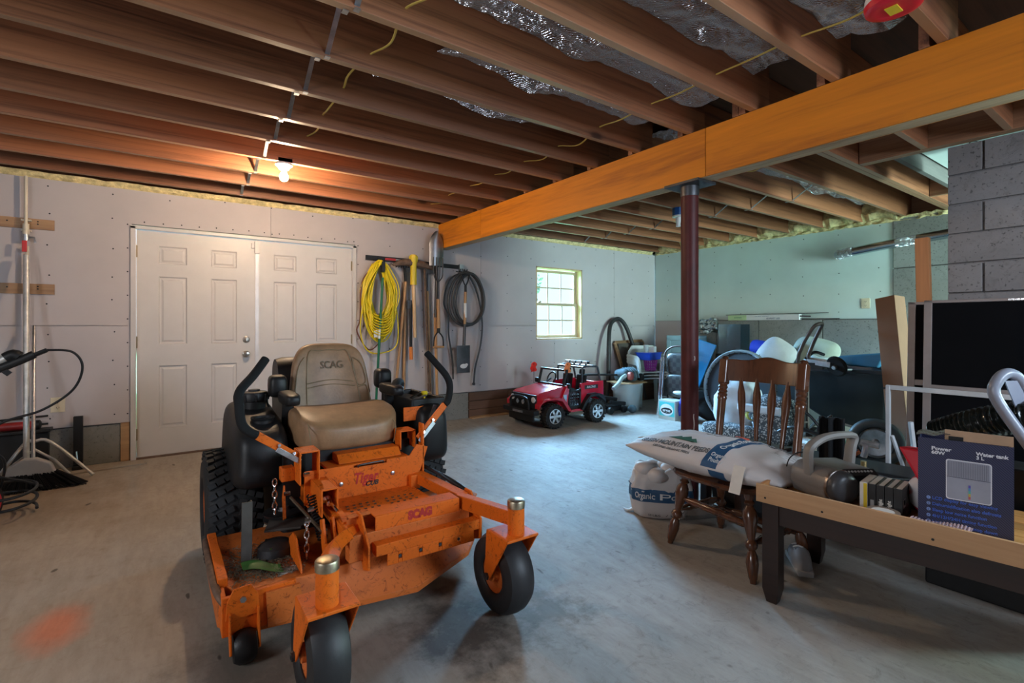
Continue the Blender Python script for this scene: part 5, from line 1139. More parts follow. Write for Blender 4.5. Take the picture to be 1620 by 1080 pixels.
t = thing('patterned_bag', 'grey speckled cloth bag with a yellow roll behind the right chair spindles', 'bag', (5.06, 2.56, 0), R(-90))
PRN = printed(); M().ell((0, 0, .24), (.20, .16, .25), 30, 20, .6, lambda p: crump(p, 5, .018)).build('bag', PRN, t); M().lathe([(.045, -.02), (.06, -.018), (.06, .02), (.045, .02)], (-.17, -.12, .29), (1, -.6, 0), 24, cap=False, closed=True).build('tape_roll', mk('olive_yellow', (.35, .33, .05), .4), t)
box(-.3, .15, -.18, -.12, .32, .40).build('folded_flap', SHEET, t, .02)
t = thing('low_grey_parcel', 'low grey wrapped parcel on the floor behind the chair', 'parcel', (4.90, 2.95, 0), R(-90)); M().ell((0, 0, .085), (.30, .09, .085), 28, 14, .5, lambda p: crump(p, 3, .012)).build('parcel', PRN, t)
# black poly tub cart
tb = thing('garden_cart_tub', 'large glossy black garden cart tub standing by the concrete wall', 'tub', (5.80, 2.16, 0), R(-90))
def loft(mb, outs):
    n_ = len(outs[0]); vs = [p for o_ in outs for p in o_]; fs = []
    for r_ in range(len(outs) - 1):
        for i in range(n_): j = (i + 1) % n_; fs.append((r_ * n_ + i, r_ * n_ + j, (r_ + 1) * n_ + j, (r_ + 1) * n_ + i))
    fs.append(tuple(range(n_))); fs.append(tuple(range(len(vs) - n_, len(vs)))); return mb.add(vs, fs)
def rr(cx, cy, w, h, z, rad, dz=0, n_=6):
    out = []
    for sx, sy, a0 in ((1, 1, 0), (-1, 1, 90), (-1, -1, 180), (1, -1, 270)):
        for k in range(n_ + 1):
            a = R(a0 + 90 * k / n_); x = cx + sx * (w - rad) + rad * math.cos(a); out.append((x, cy + sy * (h - rad) + rad * math.sin(a), z + dz * (x - cx)))
    return out
mb = M(); loft(mb, [rr(.05, 0, .22, .18, .20, .08, -.10), rr(.03, 0, .40, .28, .34, .10, -.08), rr(0, 0, .50, .36, .74, .10, .02), rr(0, 0, .53, .385, .745, .11, .02), rr(0, 0, .53, .385, .775, .11, .02), rr(0, 0, .49, .35, .775, .10, .02), rr(.03, 0, .38, .26, .36, .10, -.08), rr(.05, 0, .2, .16, .225, .08, -.10)])
mb.build('tub', mk('black_poly', (.012, .018, .026), .35, var=.2), tb); mb = M().tube([(-.35, -.25, .03), (-.2, -.2, .24), (.3, -.15, .17)], .02, 8).tube([(-.35, .25, .03), (-.2, .2, .24), (.3, .15, .17)], .02, 8).tube([(.3, -.25, .14), (.3, .25, .14)], .018, 8); mb.build('cart_frame', STEEL, tb)
[M().lathe([(.05, -.03), (.12, -.035), (.14, 0), (.12, .035), (.05, .03)], (.3, y, .14), (0, 1, 0), 26).build('wheel', BLACK, tb) for y in (-.28, .28)]
t = thing('blue_foam_wedge', 'blue foam kickboard lying in the black cart tub', 'board', (5.72, 2.02, .86), R(-90)); mb = M().prism([(-.28, -.06), (.14, -.075), (.18, .02), (.20, .065), (.16, .075), (-.20, .03)], 'y', -.04, .04); mb.build('foam', mk('teal_blue_foam', (.02, .12, .22), .6), t, .02)
t = thing('crumpled_plastic_wrap', 'crumpled clear plastic wrap lying in the near end of the black tub', 'wrap', (5.62, 2.40, .80)); M().ell((0, 0, 0), (.12, .16, .08), 22, 14, .9, lambda p: crump(p, 3, .03)).build('wrap', mk('wrap_white', (.45, .52, .54), .25, var=.3, bump=.8, bs=20), t)
# hand truck
ht = thing('hand_truck', 'brown-grey steel hand truck with a bent loop handle in front of the black tub', 'hand truck', (5.05, 2.27, 0))
BRS = mk('brown_steel', (.09, .07, .065), .4, .5); mb = M()
mb.tube([(.0, .07, .06), (.02, .07, .80), (.03, .04, .98), (.05, -.05, 1.17), (.08, -.09, 1.215), (.14, -.10, 1.215), (.17, -.07, 1.17), (.17, .01, .98), (.16, .04, .80), (.16, .04, .06)], .017, 10, 5); mb.build('loop_frame', BRS, ht)
mb = M(); [mb.tube([(.0, .07, z), (.16, .04, z)], .012, 8) for z in (.25, .5, .75)]; mb.build('cross_tube', BRS, ht); box(-.12, .03, -.05, .18, .0, .012).build('toe_plate', STEEL, ht, .002)
[M().lathe([(.03, -.02), (.10, -.025), (.11, 0), (.10, .025), (.03, .02)], (.12, y, .111), (0, 1, 0), 24).build('wheel', BLACK, ht) for y in (-.04, .14)]
t = thing('folded_scooter', 'grey folded scooter frame with a small black wheel lying over the tub rim', 'scooter', (5.18, 2.05, .82), R(-95))
mb = M().lathe([(.04, -.018), (.085, -.022), (.10, 0), (.085, .022), (.04, .018)], (.02, -.02, 0), (.15, 1, .3), 28); mb.build('wheel', MATTE, t); mb = M().bar((-.26, 0, .03), (-.02, -.04, .01), .03, .05).bar((-.28, .03, .05), (-.05, .03, .03), .03, .04).lathe([(.018, -.05), (.022, -.04), (.02, 0)], (.02, -.02, 0), (.15, 1, .3), 14); mb.build('fork', STEEL, t, .004)
mb = M().tube([(-.28, 0, .05), (-.22, .05, .12), (-.12, .03, .10)], .015, 8, 4).box(-.3, -.1, -.03, .08, -.04, .02); mb.build('folding_joint', BLACK, t); mb = M().tube([(.0, .05, -.04), (.02, .25, -.0455)], .012, 8); mb.build('rear_tube', STEEL, t)
# inner tyre and long carton
t = thing('bicycle_tyre', 'thick grey-blue pneumatic tyre standing behind the white metal frame', 'tyre', (4.97, 1.66, 0))
ax = Vector((1.186, .386, 0)).normalized(); sd_ = Vector((-ax.y, ax.x, 0))
M().tube([Vector((0, 0, .205)) + .165 * (math.cos(k * math.pi / 20) * sd_ + math.sin(k * math.pi / 20) * Vector((0, 0, 1))) for k in range(40)], .040, 14, closed=True).build('tyre', mk('grey_tyre', (.05, .065, .075), .5), t)
M().lathe([(.02, -.03), (.03, 0), (.11, -.012), (.125, -.03), (.13, 0), (.125, .03), (.11, .012), (.03, .02)], (0, 0, .205), tuple(ax), 28).build('wheel_disc', STEEL, t)
lc = thing('long_cardboard_box', 'tall narrow brown cardboard box leaning between the tub and the black screens', 'box', (5.12, 1.65, 0))
KRAFT = mk('kraft_cardboard', (.22, .105, .055), .8, var=.06); mb = M()
p0 = Vector((.0, -.16, .0)); p1 = Vector((.20, .02, 1.45)); 
mb.bar(p0, p1, .17, .13, (-1, .3, .0)); mb.build('box_body', KRAFT, lc, .003)
mb = M().bar(p0.lerp(p1, .45), p0.lerp(p1, .46), .174, .134, (-1, .3, 0)); mb.build('strap', BLACK, lc)
t = thing('timber_offcut', 'orange-brown timber leaning on the concrete block wall above the black screens', 'timber', (4.50, 1.17, 0)); box(-.045, .0, -.04, .04, 0, 1.83).build('timber', wood('orange_timber', (.42, .17, .06), (.28, .10, .03), 'z', 14, .5, knots=2), t, .002, rot=(R(-1.2), R(.0), 0))
M().bar((-.02, .05, 1.3), (-.02, .07, 1.5), .01, .02).build('loose_tape', KRAFT, t)
# screens
FRM = mk('taupe_frame', (.26, .22, .21), .45, .3); SCRN = mk('black_screen_cloth', (.004, .004, .005), .95, spec=.1)
def screen(x, y0, y1, z0, z1, lab, midz=None, tilt=R(2.5)):
    t = thing('framed_screen', lab, 'screen', (x, y1, 0)); L_ = y1 - y0; w_ = .045; mb = M(); h0, h1 = z0, z1
    mb.box(0, .02, -w_, 0, h0, h1).box(0, .02, -L_, -L_ + w_, h0, h1).box(0, .02, -L_, 0, h1 - .02, h1).box(0, .02, -L_, 0, h0, h0 + w_)
    if midz: mb.box(.001, .019, -L_, 0, midz - .02, midz + .02)
    M_ = RY(tilt); mb.xf(M_).build('frame', FRM, t, .003); box(.006, .012, -L_ + w_ * .5, -w_ * .5, h0 + .01, h1 - .01).xf(M_).build('screen_cloth', SCRN, t); return t
s1 = screen(4.34, -.4, 1.27, 0, 1.37, 'rear black screen panel in a taupe frame leaning on the block wall', .80)
s2 = screen(4.25, -.55, 1.155, 0, 1.375, 'front black screen panel in a taupe frame leaning on the other panel', .78)
mb = M(); mb.box(-.002, 0, -.62, -.56, 1.36, 1.368).box(-.002, 0, -.50, -.42, 1.36, 1.37); mb.xf(RY(R(2.5))).build('latch_label', CHROME, s2)
# white metal frame
wf_ = thing('white_metal_frame', 'thin white metal frame standing in front of the black screens', 'frame', (3.80, 1.21, 0))
WM = mk('white_enamel', (.55, .55, .56), .4); mb = M().bar((0, -.01, .02), (0, -.01, .82), .022, .028).bar((0, 0, .807), (.0, -1.5, .807), .02, .028).bar((0, -1.49, .02), (0, -1.49, .80), .022, .028).bar((0, -.03, .50), (.22, -.1, .02), .014, .02); mb.build('frame_bars', WM, wf_, .002)
mb = M().bar((.02, -.12, .60), (.08, -.16, .02), .02, .02); mb.build('stay', WM, wf_)
# duct along the right wall
dc = thing('metal_duct', 'thin galvanised round duct hanging along the green wall and into the wall', 'duct', (6.9, 2.66, 2.09))
P0 = Vector((.07, .04, 0)); mb = M().tube([(.0, -.02, .0), (-.06, -.5, .045), (-.12, -1.15, .09), (-.2, -1.9, .13)], .052, 20, 4); mb.build('duct_pipe', mk('duct_steel', (.42, .5, .55), .25, 1, var=.1), dc)
mb = M(); mb.tube([(.06, .03, -.01), (.0, .02, 0), (-.02, -.13, .015)], lambda t: .055 + .004 * math.sin(t * 60), 20, 10).tube([(-.068, -.58, .05), (-.085, -.78, .065)], lambda t: .055 + .003 * math.sin(t * 50), 20, 8); mb.build('foil_tape', FOIL, dc)
# dark stuff on the floor between tub and bench
t = thing('black_bike_stand', 'black forked stand head rising in front of the black tub', 'stand', (4.55, 1.93, 0))
mb = M().tube([(0, 0, .0), (0, 0, .36)], .013, 10).tube([(0, 0, .35), (-.02, .05, .42), (-.03, .09, .455)], .02, 10, 3, flat=.6).tube([(0, 0, .35), (.02, -.06, .42), (.03, -.09, .45)], .02, 10, 3, flat=.6); mb.build('fork_head', BLACK, t); mb = M().tube([(.05, .35, .24), (.0, .2, .31), (-.02, 0, .28), (.0, -.18, .25)], .028, 10, 5, flat=.6); mb.build('arm', BLACK, t)
mb = M().tube([(-.15, .2, .02), (0, 0, .12), (-.1, -.2, .02)], .013, 8).tube([(0, 0, .12), (.2, 0, .02)], .013, 8); mb.build('tripod_feet', BLACK, t)
t = thing('magazine_pile', 'loose pile of white papers on the floor behind the black stand', 'papers', (4.95, 2.08, 0)); mb = M(); [mb.add(*(lambda b_: (b_.v, b_.f))(box(-.15, .15, -.11, .11, .03 * k, .03 * k + .028).xf(T(rnd.uniform(-.05, .05), rnd.uniform(-.05, .05), 0) @ RZ(rnd.uniform(0, 3))))) for k in range(5)]; tag(mb.build('papers', WHITE, t), kind='stuff')
t = thing('green_bag', 'small bright green plastic bag beside the pile of papers', 'bag', (4.80, 1.90, 0)); M().ell((0, 0, .13), (.09, .07, .13), 18, 12, .8, lambda p: crump(p, 1, .03)).build('bag', mk('green_bag_m', (.10, .45, .2), .4, bump=.5, bs=18), t)
def shoe(name, lab, loc, rz, c, c2, s=1):
    o = thing(name, lab, 'shoe', loc, rz); S = Matrix.Scale(s, 4)
    M().prism([(-.14, -.035), (-.05, -.045), (.08, -.05), (.14, -.03), (.145, .02), (.10, .048), (-.05, .038), (-.14, .032)], 'z', 0, .028).xf(S).build('sole', mk('sole' + lab[:6], c2, .6), o, .006)
    M().ell((0, 0, 0), (.135, .042, .06), 24, 14, .7, lambda p: Vector((p.x, p.y, max(-.005, p.z) * (1.35 if p.x < -.03 else .75) + .026))).xf(S).build('upper', mk('upper' + lab[:6], c, .6), o)
    mb = M(); [mb.tube([(x, -.025, .075), (x, 0, .083), (x, .025, .075)], .004, 6, 2) for x in (.0, .03, .06)]; mb.xf(S).build('laces', WHITE, o); return o
shoe('sneaker', 'blue sneaker with an orange sole behind the brass clamp', (4.72, 1.80, .06), R(200), (.06, .12, .2), (.6, .16, .06)).rotation_euler = (0, R(35), R(120))
t = thing('black_guitar_case', 'long black case lying on the floor behind the bench', 'case', (3.55, 1.20, 0), R(-78))
mb = M(); mb.prism([(-.55, 0), (.75, 0), (.78, .30), (.70, .33), (-.50, .36), (-.56, .33)], 'y', -.16, .16); mb.build('case_body', BLACK, t, .03, seg=3)
box(-.5, .7, -.165, .165, .17, .19).build('case_rim', DARKST, t, .002)
# ================================================================ BENCH, CHAIR, SACKS
DKW = wood('dark_stained_wood', (.025, .011, .008), (.012, .006, .005), 'y', 14, .4, rv=.1); MAPLE = wood('pale_maple', (.52, .30, .15), (.44, .24, .11), 'y', 10, .5, rv=0, bump=.04)
bn = thing('low_bench_table', 'low dark table with a pale maple lip board, loaded with boxes, in the foreground', 'table', (2.14, 1.14, 0), R(6.3))
LN = 1.55; TZ = .452
for x in (.0, .55):
    for y in (-.07, -LN):
        lg = M(); lg.add([(x + .012, y + .012, 0), (x + .053, y + .012, 0), (x + .053, y + .053, 0), (x + .012, y + .053, 0), (x, y, .06), (x + .066, y, .06), (x + .066, y + .066, .06), (x, y + .066, .06)] + [(x, y, TZ - .02), (x + .066, y, TZ - .02), (x + .066, y + .066, TZ - .02), (x, y + .066, TZ - .02)], [(0, 1, 2, 3), (8, 9, 10, 11)] + [(a, (a + 1) % 4, 4 + (a + 1) % 4, 4 + a) for a in range(4)] + [(4 + a, 4 + (a + 1) % 4, 8 + (a + 1) % 4, 8 + a) for a in range(4)]); lg.build('leg', DKW, bn, .002)
mb = M(); mb.box(.01, .03, -LN, 0, .345, TZ - .018).box(.585, .605, -LN, 0, .345, TZ - .018).box(.03, .585, -.03, -.01, .345, TZ - .018); mb.build('apron', DKW, bn, .002)
SL = wood('golden_slat', (.42, .20, .06), (.28, .12, .03), 'y', 18, .35, rv=.3)
for k in range(7): box(.004 + .088 * k, .004 + .088 * k + .084, -LN, -.002, TZ - .018, TZ).build('top_slat', SL, bn, .002)
box(-.016, -.001, -LN - .02, .015, .436, .512).build('lip_board', MAPLE, bn, .001)
box(-.001, .62, .0005, .014, .44, .505).build('end_lip', wood('maple_end', (.50, .22, .07), (.4, .16, .05), 'x', 10, .5, rv=0), bn, .001)
for y in (-.008 - .015, -.24, -.58, -.93, -1.3): M().lathe([(.0045, 0), (.0045, .0005)], (-.016, y, .458), (-1, 0, 0), 10).build('screw_hole', BLACK, bn)
bmx = Matrix.Translation((2.14, 1.14, 0)) @ RZ(R(6.3))
def onb(x, y, z=TZ): return bmx @ Vector((x, y, z))
B6 = R(6.3)
# projector with carrying handle
PRG = mk('warm_grey_plastic', (.17, .155, .145), .42, var=.04); 
pj = thing('portable_projector', 'grey cylindrical portable projector with a carrying handle at the left end of the bench', 'projector', tuple(onb(.19, -.20, TZ)), R(-114))
# local x = towards the camera-right (barrel axis), y = away
mb = M().lathe([(.06, -.14), (.068, -.13), (.070, -.11), (.070, .055), (.066, .06)], (0, 0, .073), (1, 0, 0), 40); mb.build('barrel', PRG, pj)
mb = M().lathe([(.066, .052), (.0715, .054), (.0715, .066), (.068, .068)], (0, 0, .073), (1, 0, 0), 40); mb.build('trim_ring', mk('bronze_ring', (.26, .22, .20), .3, .9), pj)
mb = M().lathe([(.068, .062), (.067, .085), (.060, .098), (.045, .106), (.02, .110), (.003, .111)], (0, 0, .073), (1, 0, 0), 40); mb.build('end_cap', mk('dark_end_cap', (.05, .05, .055), .35), pj)
mb = M(); mb.prism([(-.05, .004), (.20, .004), (.20, .115), (.17, .135), (-.0, .143), (-.03, .135), (-.062, .11), (-.068, .05)], 'x', -.14, .05); mb.build('rear_body', PRG, pj, .008); mb = M().prism([(.02, .03), (.19, .03), (.19, .11), (.15, .128), (.02, .135)], 'x', .06, .075); mb.build('control_face', BLACK, pj, .004)
cp = M().add([(.061, .0, .144), (.061, .17, .138), (.085, .17, .118), (.085, .0, .124)], [(0, 1, 2, 3)]).add([(.061, .0, .143), (.061, .17, .137), (.085, .17, .117), (.085, .0, .123)], [(3, 2, 1, 0)]).build('button_strip', BLACK, pj)
for k in range(9): M().lathe([(.005, 0), (.005, .003)], (.072, .02 + .016 * k, .136 - .0006 * k), (.6, 0, 1), 10).build('button', mk('button_grey', (.45, .45, .45), .5), pj)
mb = M(); mb.tube([(-.04, -.055, .10), (-.04, -.06, .19), (-.04, -.04, .225), (-.05, .03, .252), (-.06, .12, .258), (-.07, .20, .248), (-.07, .19, .20), (-.07, .18, .12)], .0165, 8, 5, flat=1.5); mb.build('carry_handle', mk('handle_grey', (.20, .185, .17), .45), pj)
M().tube([(-.10, .05, .12), (-.16, .02, .16), (-.20, -.02, .12), (-.18, -.06, .02), (-.15, -.07, .006)], .003, 6, 6).build('power_lead', BLACK, pj)
# bulb cartons
CB = mk('black_carton', (.012, .012, .014), .35); CW = mk('carton_white', (.74, .71, .66), .55); CY = mk('carton_yellow', (.70, .50, .01), .5)
for k in range(5):
    lab = ['white and yellow bulb carton, nearest the projector', 'narrow black bulb carton touching the yellow one', 'middle black bulb carton of the row on the bench', 'black bulb carton second from the right of the row', 'black bulb carton with a barcode at the right end of the row'][k]
    o = thing('bulb_carton', lab, 'carton', tuple(onb(.115, -.335 - .0275 * k, TZ)), B6, 'bulb cartons in a row on the bench')
    w_ = .026 if k < 4 else .028; dpt = .15; h_ = .122
    box(0, dpt, -w_, 0, 0, h_).build('carton', CB if k else CW, o, .0008)
    box(.004, dpt - .004, -w_ + .003, -.004 if k < 2 else -.008, h_ - .0005, h_ + .0006).build('top_print', CW, o)
    if k == 0: box(-.0006, .0, -w_ + .001, -.013, .002, h_ - .002).build('yellow_print', CY, o)
    if k in (2, 3): text('bright', .016, CW, o, (-.0006, -.014, .05), (R(90), R(-90), R(-90)), bold=.0004)
    if k in (1, 2): box(-.0006, 0, -.020, -.008, .03, .06).build('side_label', mk('grey_print', (.3, .3, .3), .6), o)
    if k == 4:
        box(.012, .045, -w_ - .0006, -w_, .048, .080).build('barcode_label', CW, o)
        mb = M(); [mb.box(.015 + .003 * q, .0163 + .003 * q, -w_ - .0011, -w_ - .0006, .058, .078) for q in range(9)]; tag(mb.build('barcode', BLACK, o), kind='stuff')
        for x, z in ((.07, .05), (.07, .022), (.10, .045), (.10, .02)): M().ell((x, -w_, z), (.006, .0008, .008), 10, 6).build('bulb_print', mk('bulb_print', (.35, .25, .25), .6), o)
# tape roll, bubble wrap, dark bag
t = thing('tape_roll', 'roll of brown packing tape lying flat in front of the bulb cartons', 'tape', tuple(onb(.055, -.425, TZ)), 0)
M().lathe([(.038, 0), (.052, 0), (.052, .046), (.038, .046)], n=36, cap=False, closed=True).build('tape', mk('brown_tape', (.22, .16, .12), .3), t); M().lathe([(.0375, .001), (.0375, .0445), (.002, .0445)], n=30).build('core_label', CW, t)
t = thing('bubble_wrap', 'pinkish sheet of bubble wrap lying behind the maple lip board', 'wrap', tuple(onb(.01, -.56, TZ)), B6); mb = M(); mb.sheet(lambda u, v: (.0 + .11 * u, .06 - .17 * v, .034 + .004 * math.sin(u * 4 + v * 5)), 6, 6, (0, 0, -.004)).box(.005, .10, -.105, .055, 0, .030); mb.build('sheet', mk('pink_film', (.42, .30, .31), .35), t)
mb = M()
for i in range(11):
    for j in range(17):
        if rnd.random() < .95: mb.ell((.005 + .0098 * i, .055 - .0098 * j, .0355 + .004 * math.sin(i / 11 * 4 + j / 17 * 5)), (.0042, .0042, .0025), 6, 4)
tag(mb.build('bubbles', mk('pink_bubble', (.50, .36, .37), .25), t), kind='stuff')
t = thing('dark_plastic_bag', 'crumpled dark blue plastic bag behind the bulb cartons', 'bag', tuple(onb(.38, -.42, TZ)), B6); M().ell((0, 0, .05), (.08, .16, .055), 26, 16, .8, lambda p: crump(p, 6, .02)).build('bag', mk('dark_blue_film', (.03, .045, .065), .2, bump=.6, bs=18), t)
# brass clamp
t = thing('brass_clamp', 'small steel and brass bar clamp standing behind the bulb cartons', 'clamp', tuple(onb(.475, -.22, TZ)), B6)
M().bar((0, 0, 0), (0, 0, .16), .008, .012).build('bar', STEEL, t); BRASS = mk('dull_brass', (.45, .33, .15), .3, .9)
M().tube([(0, -.045, .05), (0, -.045, .125)], .012, 12).build('barrel', BRASS, t); M().tube([(0, .01, .045), (0, -.06, .045)], .007, 10).build('jaw', BRASS, t); M().tube([(0, .03, .13), (0, -.01, .135)], .006, 8).build('screw', STEEL, t)
M().tube([(.02, -.04, .14), (.02, -.05, .19), (.025, -.03, .205), (.02, -.10, .20)], .014, 8, 3).build('glass_knob', STEEL, t)
# red and white bag
rb = thing('red_gift_bag', 'red bag with a white pattern squeezed left of the dark blue box', 'bag', tuple(onb(.28, -.535, TZ)), B6)
REDC = mk('red_cloth', (.60, .01, .03), .55, bump=.3, bs=20)
def rw():
    m, nt, b = nodes('red_white_print'); L = nt.links; mp = coords(nt, (26, 26, 18)); v = N(nt, 'ShaderNodeTexNoise', i_Scale=1.0, i_Detail=.5); L.new(mp.outputs[0], v.inputs['Vector'])
    r = ramp(nt, v.outputs['Fac'], [(.46, (.62, .58, .60)), (.49, (.50, .01, .03))]); L.new(r.outputs[0], b.inputs['Base Color']); b.inputs['Roughness'].default_value = .5; return m
M().ell((0, 0, .085), (.06, .07, .09), 24, 16, .7, lambda p: crump(p, 7, .015)).build('printed_bag', rw(), rb)
mb = M().add([(-.05, .10, .265), (-.05, -.07, .26), (-.06, -.07, .15), (-.07, .03, .14), (.06, .09, .25), (.06, -.07, .25), (.03, -.07, .14), (.03, .03, .13)], [(0, 1, 2, 3), (7, 6, 5, 4), (0, 4, 5, 1), (2, 6, 7, 3), (1, 5, 6, 2), (0, 3, 7, 4)]); mb.build('red_top', REDC, rb, .012); M().ell((-.055, -.02, .155), (.012, .04, .016), 14, 8).build('white_trim', CW, rb)
t = thing('sunglasses', 'pair of dark glasses resting on top of the red bag', 'glasses', tuple(onb(.28, -.545, TZ + .268)), B6); mb = M(); [mb.tube([(-.02, y + .018 * math.cos(k * .52), .018 + .016 * math.sin(k * .52)) for k in range(12)], .004, 6, closed=True) for y in (.03, -.02)]; mb.tube([(-.02, .012, .02), (-.02, -.002, .02)], .003, 6).tube([(-.02, .05, .02), (.08, .05, .012)], .003, 6).tube([(-.02, -.04, .02), (.08, -.04, .012)], .003, 6); mb.build('frame', BLACK, t)
# dehumidifier box: front face runs from (2.30,.634) to (2.355,.39)
def carbon():
    m, nt, b = nodes('carbon_print'); L = nt.links; mp = coords(nt, randomise=False); w_ = N(nt, 'ShaderNodeTexWave', wave_type='BANDS', bands_direction='DIAGONAL', i_Scale=75.0); L.new(mp.outputs[0], w_.inputs['Vector'])
    r = ramp(nt, w_.outputs['Fac'], [(.35, (.012, .014, .045)), (.7, (.045, .05, .11))]); L.new(r.outputs[0], b.inputs['Base Color']); b.inputs['Roughness'].default_value = .4; return m
dh = thing('dehumidifier_box', 'tall dark blue printed dehumidifier box with open flaps on the bench', 'box', (2.30, .634, TZ), R(-77.3))
bw, bh, bd = .252, .335, .17; CARB = carbon()
mb = M(); mb.box(0, bw, 0, .003, 0, bh).box(0, .003, .003, bd, 0, bh).box(bw - .003, bw, .003, bd, 0, bh).box(.003, bw - .003, bd - .003, bd, 0, bh).box(.003, bw - .003, .003, bd - .003, 0, .003); mb.build('carton', CARB, dh)
mb = M(); mb.add([(.075, .012, bh), (bw, .012, bh), (bw, .02, bh + .032), (.075, .02, bh + .035), (.075, .015, bh), (bw, .015, bh), (bw, .023, bh + .032), (.075, .023, bh + .035)], [(0, 1, 2, 3), (7, 6, 5, 4), (0, 4, 5, 1), (1, 5, 6, 2), (2, 6, 7, 3), (3, 7, 4, 0)]); mb.box(bw - .006, bw - .003, .004, bd - .01, bh - .02, bh); mb.build('kraft_flap', mk('kraft_flap', (.40, .25, .15), .8), dh)
box(.085, .125, .0105, .0115, bh - .002, bh + .014).build('flap_slot', BLACK, dh, .0)
mb = M(); mb.sheet(lambda u, v: (-.005 + .095 * u, .005 + .1 * v, bh + .006 + .012 * u + .004 * math.sin(u * 9 + v * 6)), 8, 8, (0, 0, .002)); mb.build('taped_flap', mk('clear_tape_flap', (.12, .11, .11), .2, .3), dh)
IKW = mk('box_ink_white', (.75, .75, .8), .5); IKB = mk('box_ink_blue', (.05, .13, .55), .5)
fr = (R(90), 0, 0)
text('Power', .018, IKW, dh, (.038, -.0004, .300), fr, bold=.0006, align='LEFT', sx=1.15); text('60W', .016, IKW, dh, (.038, -.0004, .285), fr, bold=.0006, align='LEFT', sx=1.15)
text('Water tank', .017, IKW, dh, (.158, -.0004, .298), fr, bold=.0006, align='LEFT', sx=1.0); text('3 L', .016, IKW, dh, (.158, -.0004, .284), fr, bold=.0006, align='LEFT')
for k, s in enumerate(('LCD display for easy viewing', 'Dehumidification also defrosts', 'Sleep low noise function', '4H/12H/24H timing function', 'Large water tank, stop down')):
    z = .118 - .0215 * k; text(s, .0155, IKB, dh, (.040, -.0004, z), fr, align='LEFT', bold=.0003, sx=.95); M().lathe([(.006, 0), (.006, .0005)], (.030, -.0001, z), (0, -1, 0), 14).build('bullet', mk('bullet_blue', (.2, .3, .6), .5), dh); text(str(k + 1), .009, CARB, dh, (.030, -.0009, z), fr)
def rrect(x0, x1, z0, z1, r_, y0, y1): return M().prism([(x + r_ * math.cos(R(a0 + 22.5 * k)), z + r_ * math.sin(R(a0 + 22.5 * k))) for x, z, a0 in ((x1 - r_, z1 - r_, 0), (x0 + r_, z1 - r_, 90), (x0 + r_, z0 + r_, 180), (x1 - r_, z0 + r_, 270)) for k in range(5)], 'y', y0, y1)
rrect(.078, .198, .125, .268, .008, -.0006, -.0001).build('picture_frame_print', IKW, dh); rrect(.081, .195, .128, .265, .007, -.0009, -.0006).build('picture_panel', mk('print_silver', (.32, .33, .40), .5), dh)
mb = M(); [mb.box(.084 + .0045 * k, .0856 + .0045 * k, -.0013, -.0009, .208, .262) for k in range(24)]; tag(mb.build('printed_ribs', mk('print_rib', (.17, .18, .24), .5), dh), kind='stuff'); box(.081, .195, -.0012, -.0009, .205, .2065).build('print_line', CARB, dh)
for k, c in enumerate(((.5, .12, .12), (.55, .4, .08), (.1, .4, .35), (.08, .25, .5), (.1, .08, .4))): box(.138, .144, -.0014, -.0009, .134 + .010 * k, .144 + .010 * k).build('gauge_segment', mk('gauge%d' % k, c, .5), dh)
# corrugated hose and grey plastic chair behind the box
ch = thing('corrugated_hose', 'fat black corrugated hose lying behind the dehumidifier box', 'hose', (2.97, .62, 0), 0)
pts = spline([Vector(p) for p in ((.06, .14, .68), (.04, .05, .73), (.0, -.08, .79), (-.02, -.22, .83), (.0, -.5, .85))], 40); mb = M(); nn = len(pts)
mb.tube(pts, lambda t: .062 + .007 * math.sin(t * nn * 1.0), 20); mb.build('hose', mk('glossy_black_hose', (.012, .016, .015), .2), ch)
box(-.05, .14, -.5, .16, .0, .60).build('hose_carton', BLACK, ch, .01)
gc = thing('grey_plastic_chair', 'grey plastic chair shell tipped up at the right edge behind the box', 'chair', (2.87, .50, 0), R(-60))
GPL = mk('smooth_grey_plastic', (.24, .26, .32), .3); mb = M()
mb.tube([(.20, -.03, .45), (.16, -.03, .55), (.05, -.02, .74), (-.03, 0, .90), (-.022, .01, .965), (.02, .03, 1.0), (.07, .05, .965), (.14, .06, .82), (.26, .05, .6), (.3, .03, .45)], .022, 12, 6); mb.build('shell_rim', GPL, gc)
mb = M(); mb.sheet(lambda u, v: ((.0 + .05 * u) + (.19 + .05 * u) * v, .0 + .03 * u + .03 * math.sin(math.pi * v), .97 - .50 * v), 6, 12, (0, .012, 0)); mb.build('shell_panel', GPL, gc)
mb = M(); [mb.tube([(x, y, .47), (x * 1.2, y * 1.5, .0)], .014, 8) for x, y in ((.16, -.03), (.3, .05), (.2, .2), (.4, .2))]; mb.build('legs', STEEL, gc); mb = M().box(.14, .42, -.04, .22, .455, .475); mb.build('seat', GPL, gc, .008)

# --- turned dining chair (faces -X)
CHW = wood('dark_walnut_varnish', (.095, .034, .015), (.04, .014, .008), 'z', 12, .25, coat=.5, rv=0, bump=.03)
dc2 = thing('dining_chair', 'dark varnished wooden spindle-back chair holding the feed sack', 'chair')
def turned(mb, p0, p1, prof, n_=18):
    p0 = Vector(p0); p1 = Vector(p1); L_ = (p1 - p0).length; mb.lathe([(r_, h * L_) for h, r_ in prof], p0, p1 - p0, n_); return mb
LEGP = [(0, .014), (.04, .016), (.06, .020), (.22, .029), (.30, .026), (.36, .016), (.39, .026), (.42, .03), (.45, .026), (.48, .017), (.60, .026), (.72, .035), (.80, .031), (.86, .018), (.89, .026), (.92, .018), (.95, .024), (1, .026)]
SZ = .395
feet = ((2.30, 1.735), (2.25, 1.235), (2.72, 1.69), (2.70, 1.20)); tops = ((2.34, 1.66), (2.31, 1.29), (2.64, 1.64), (2.63, 1.28))
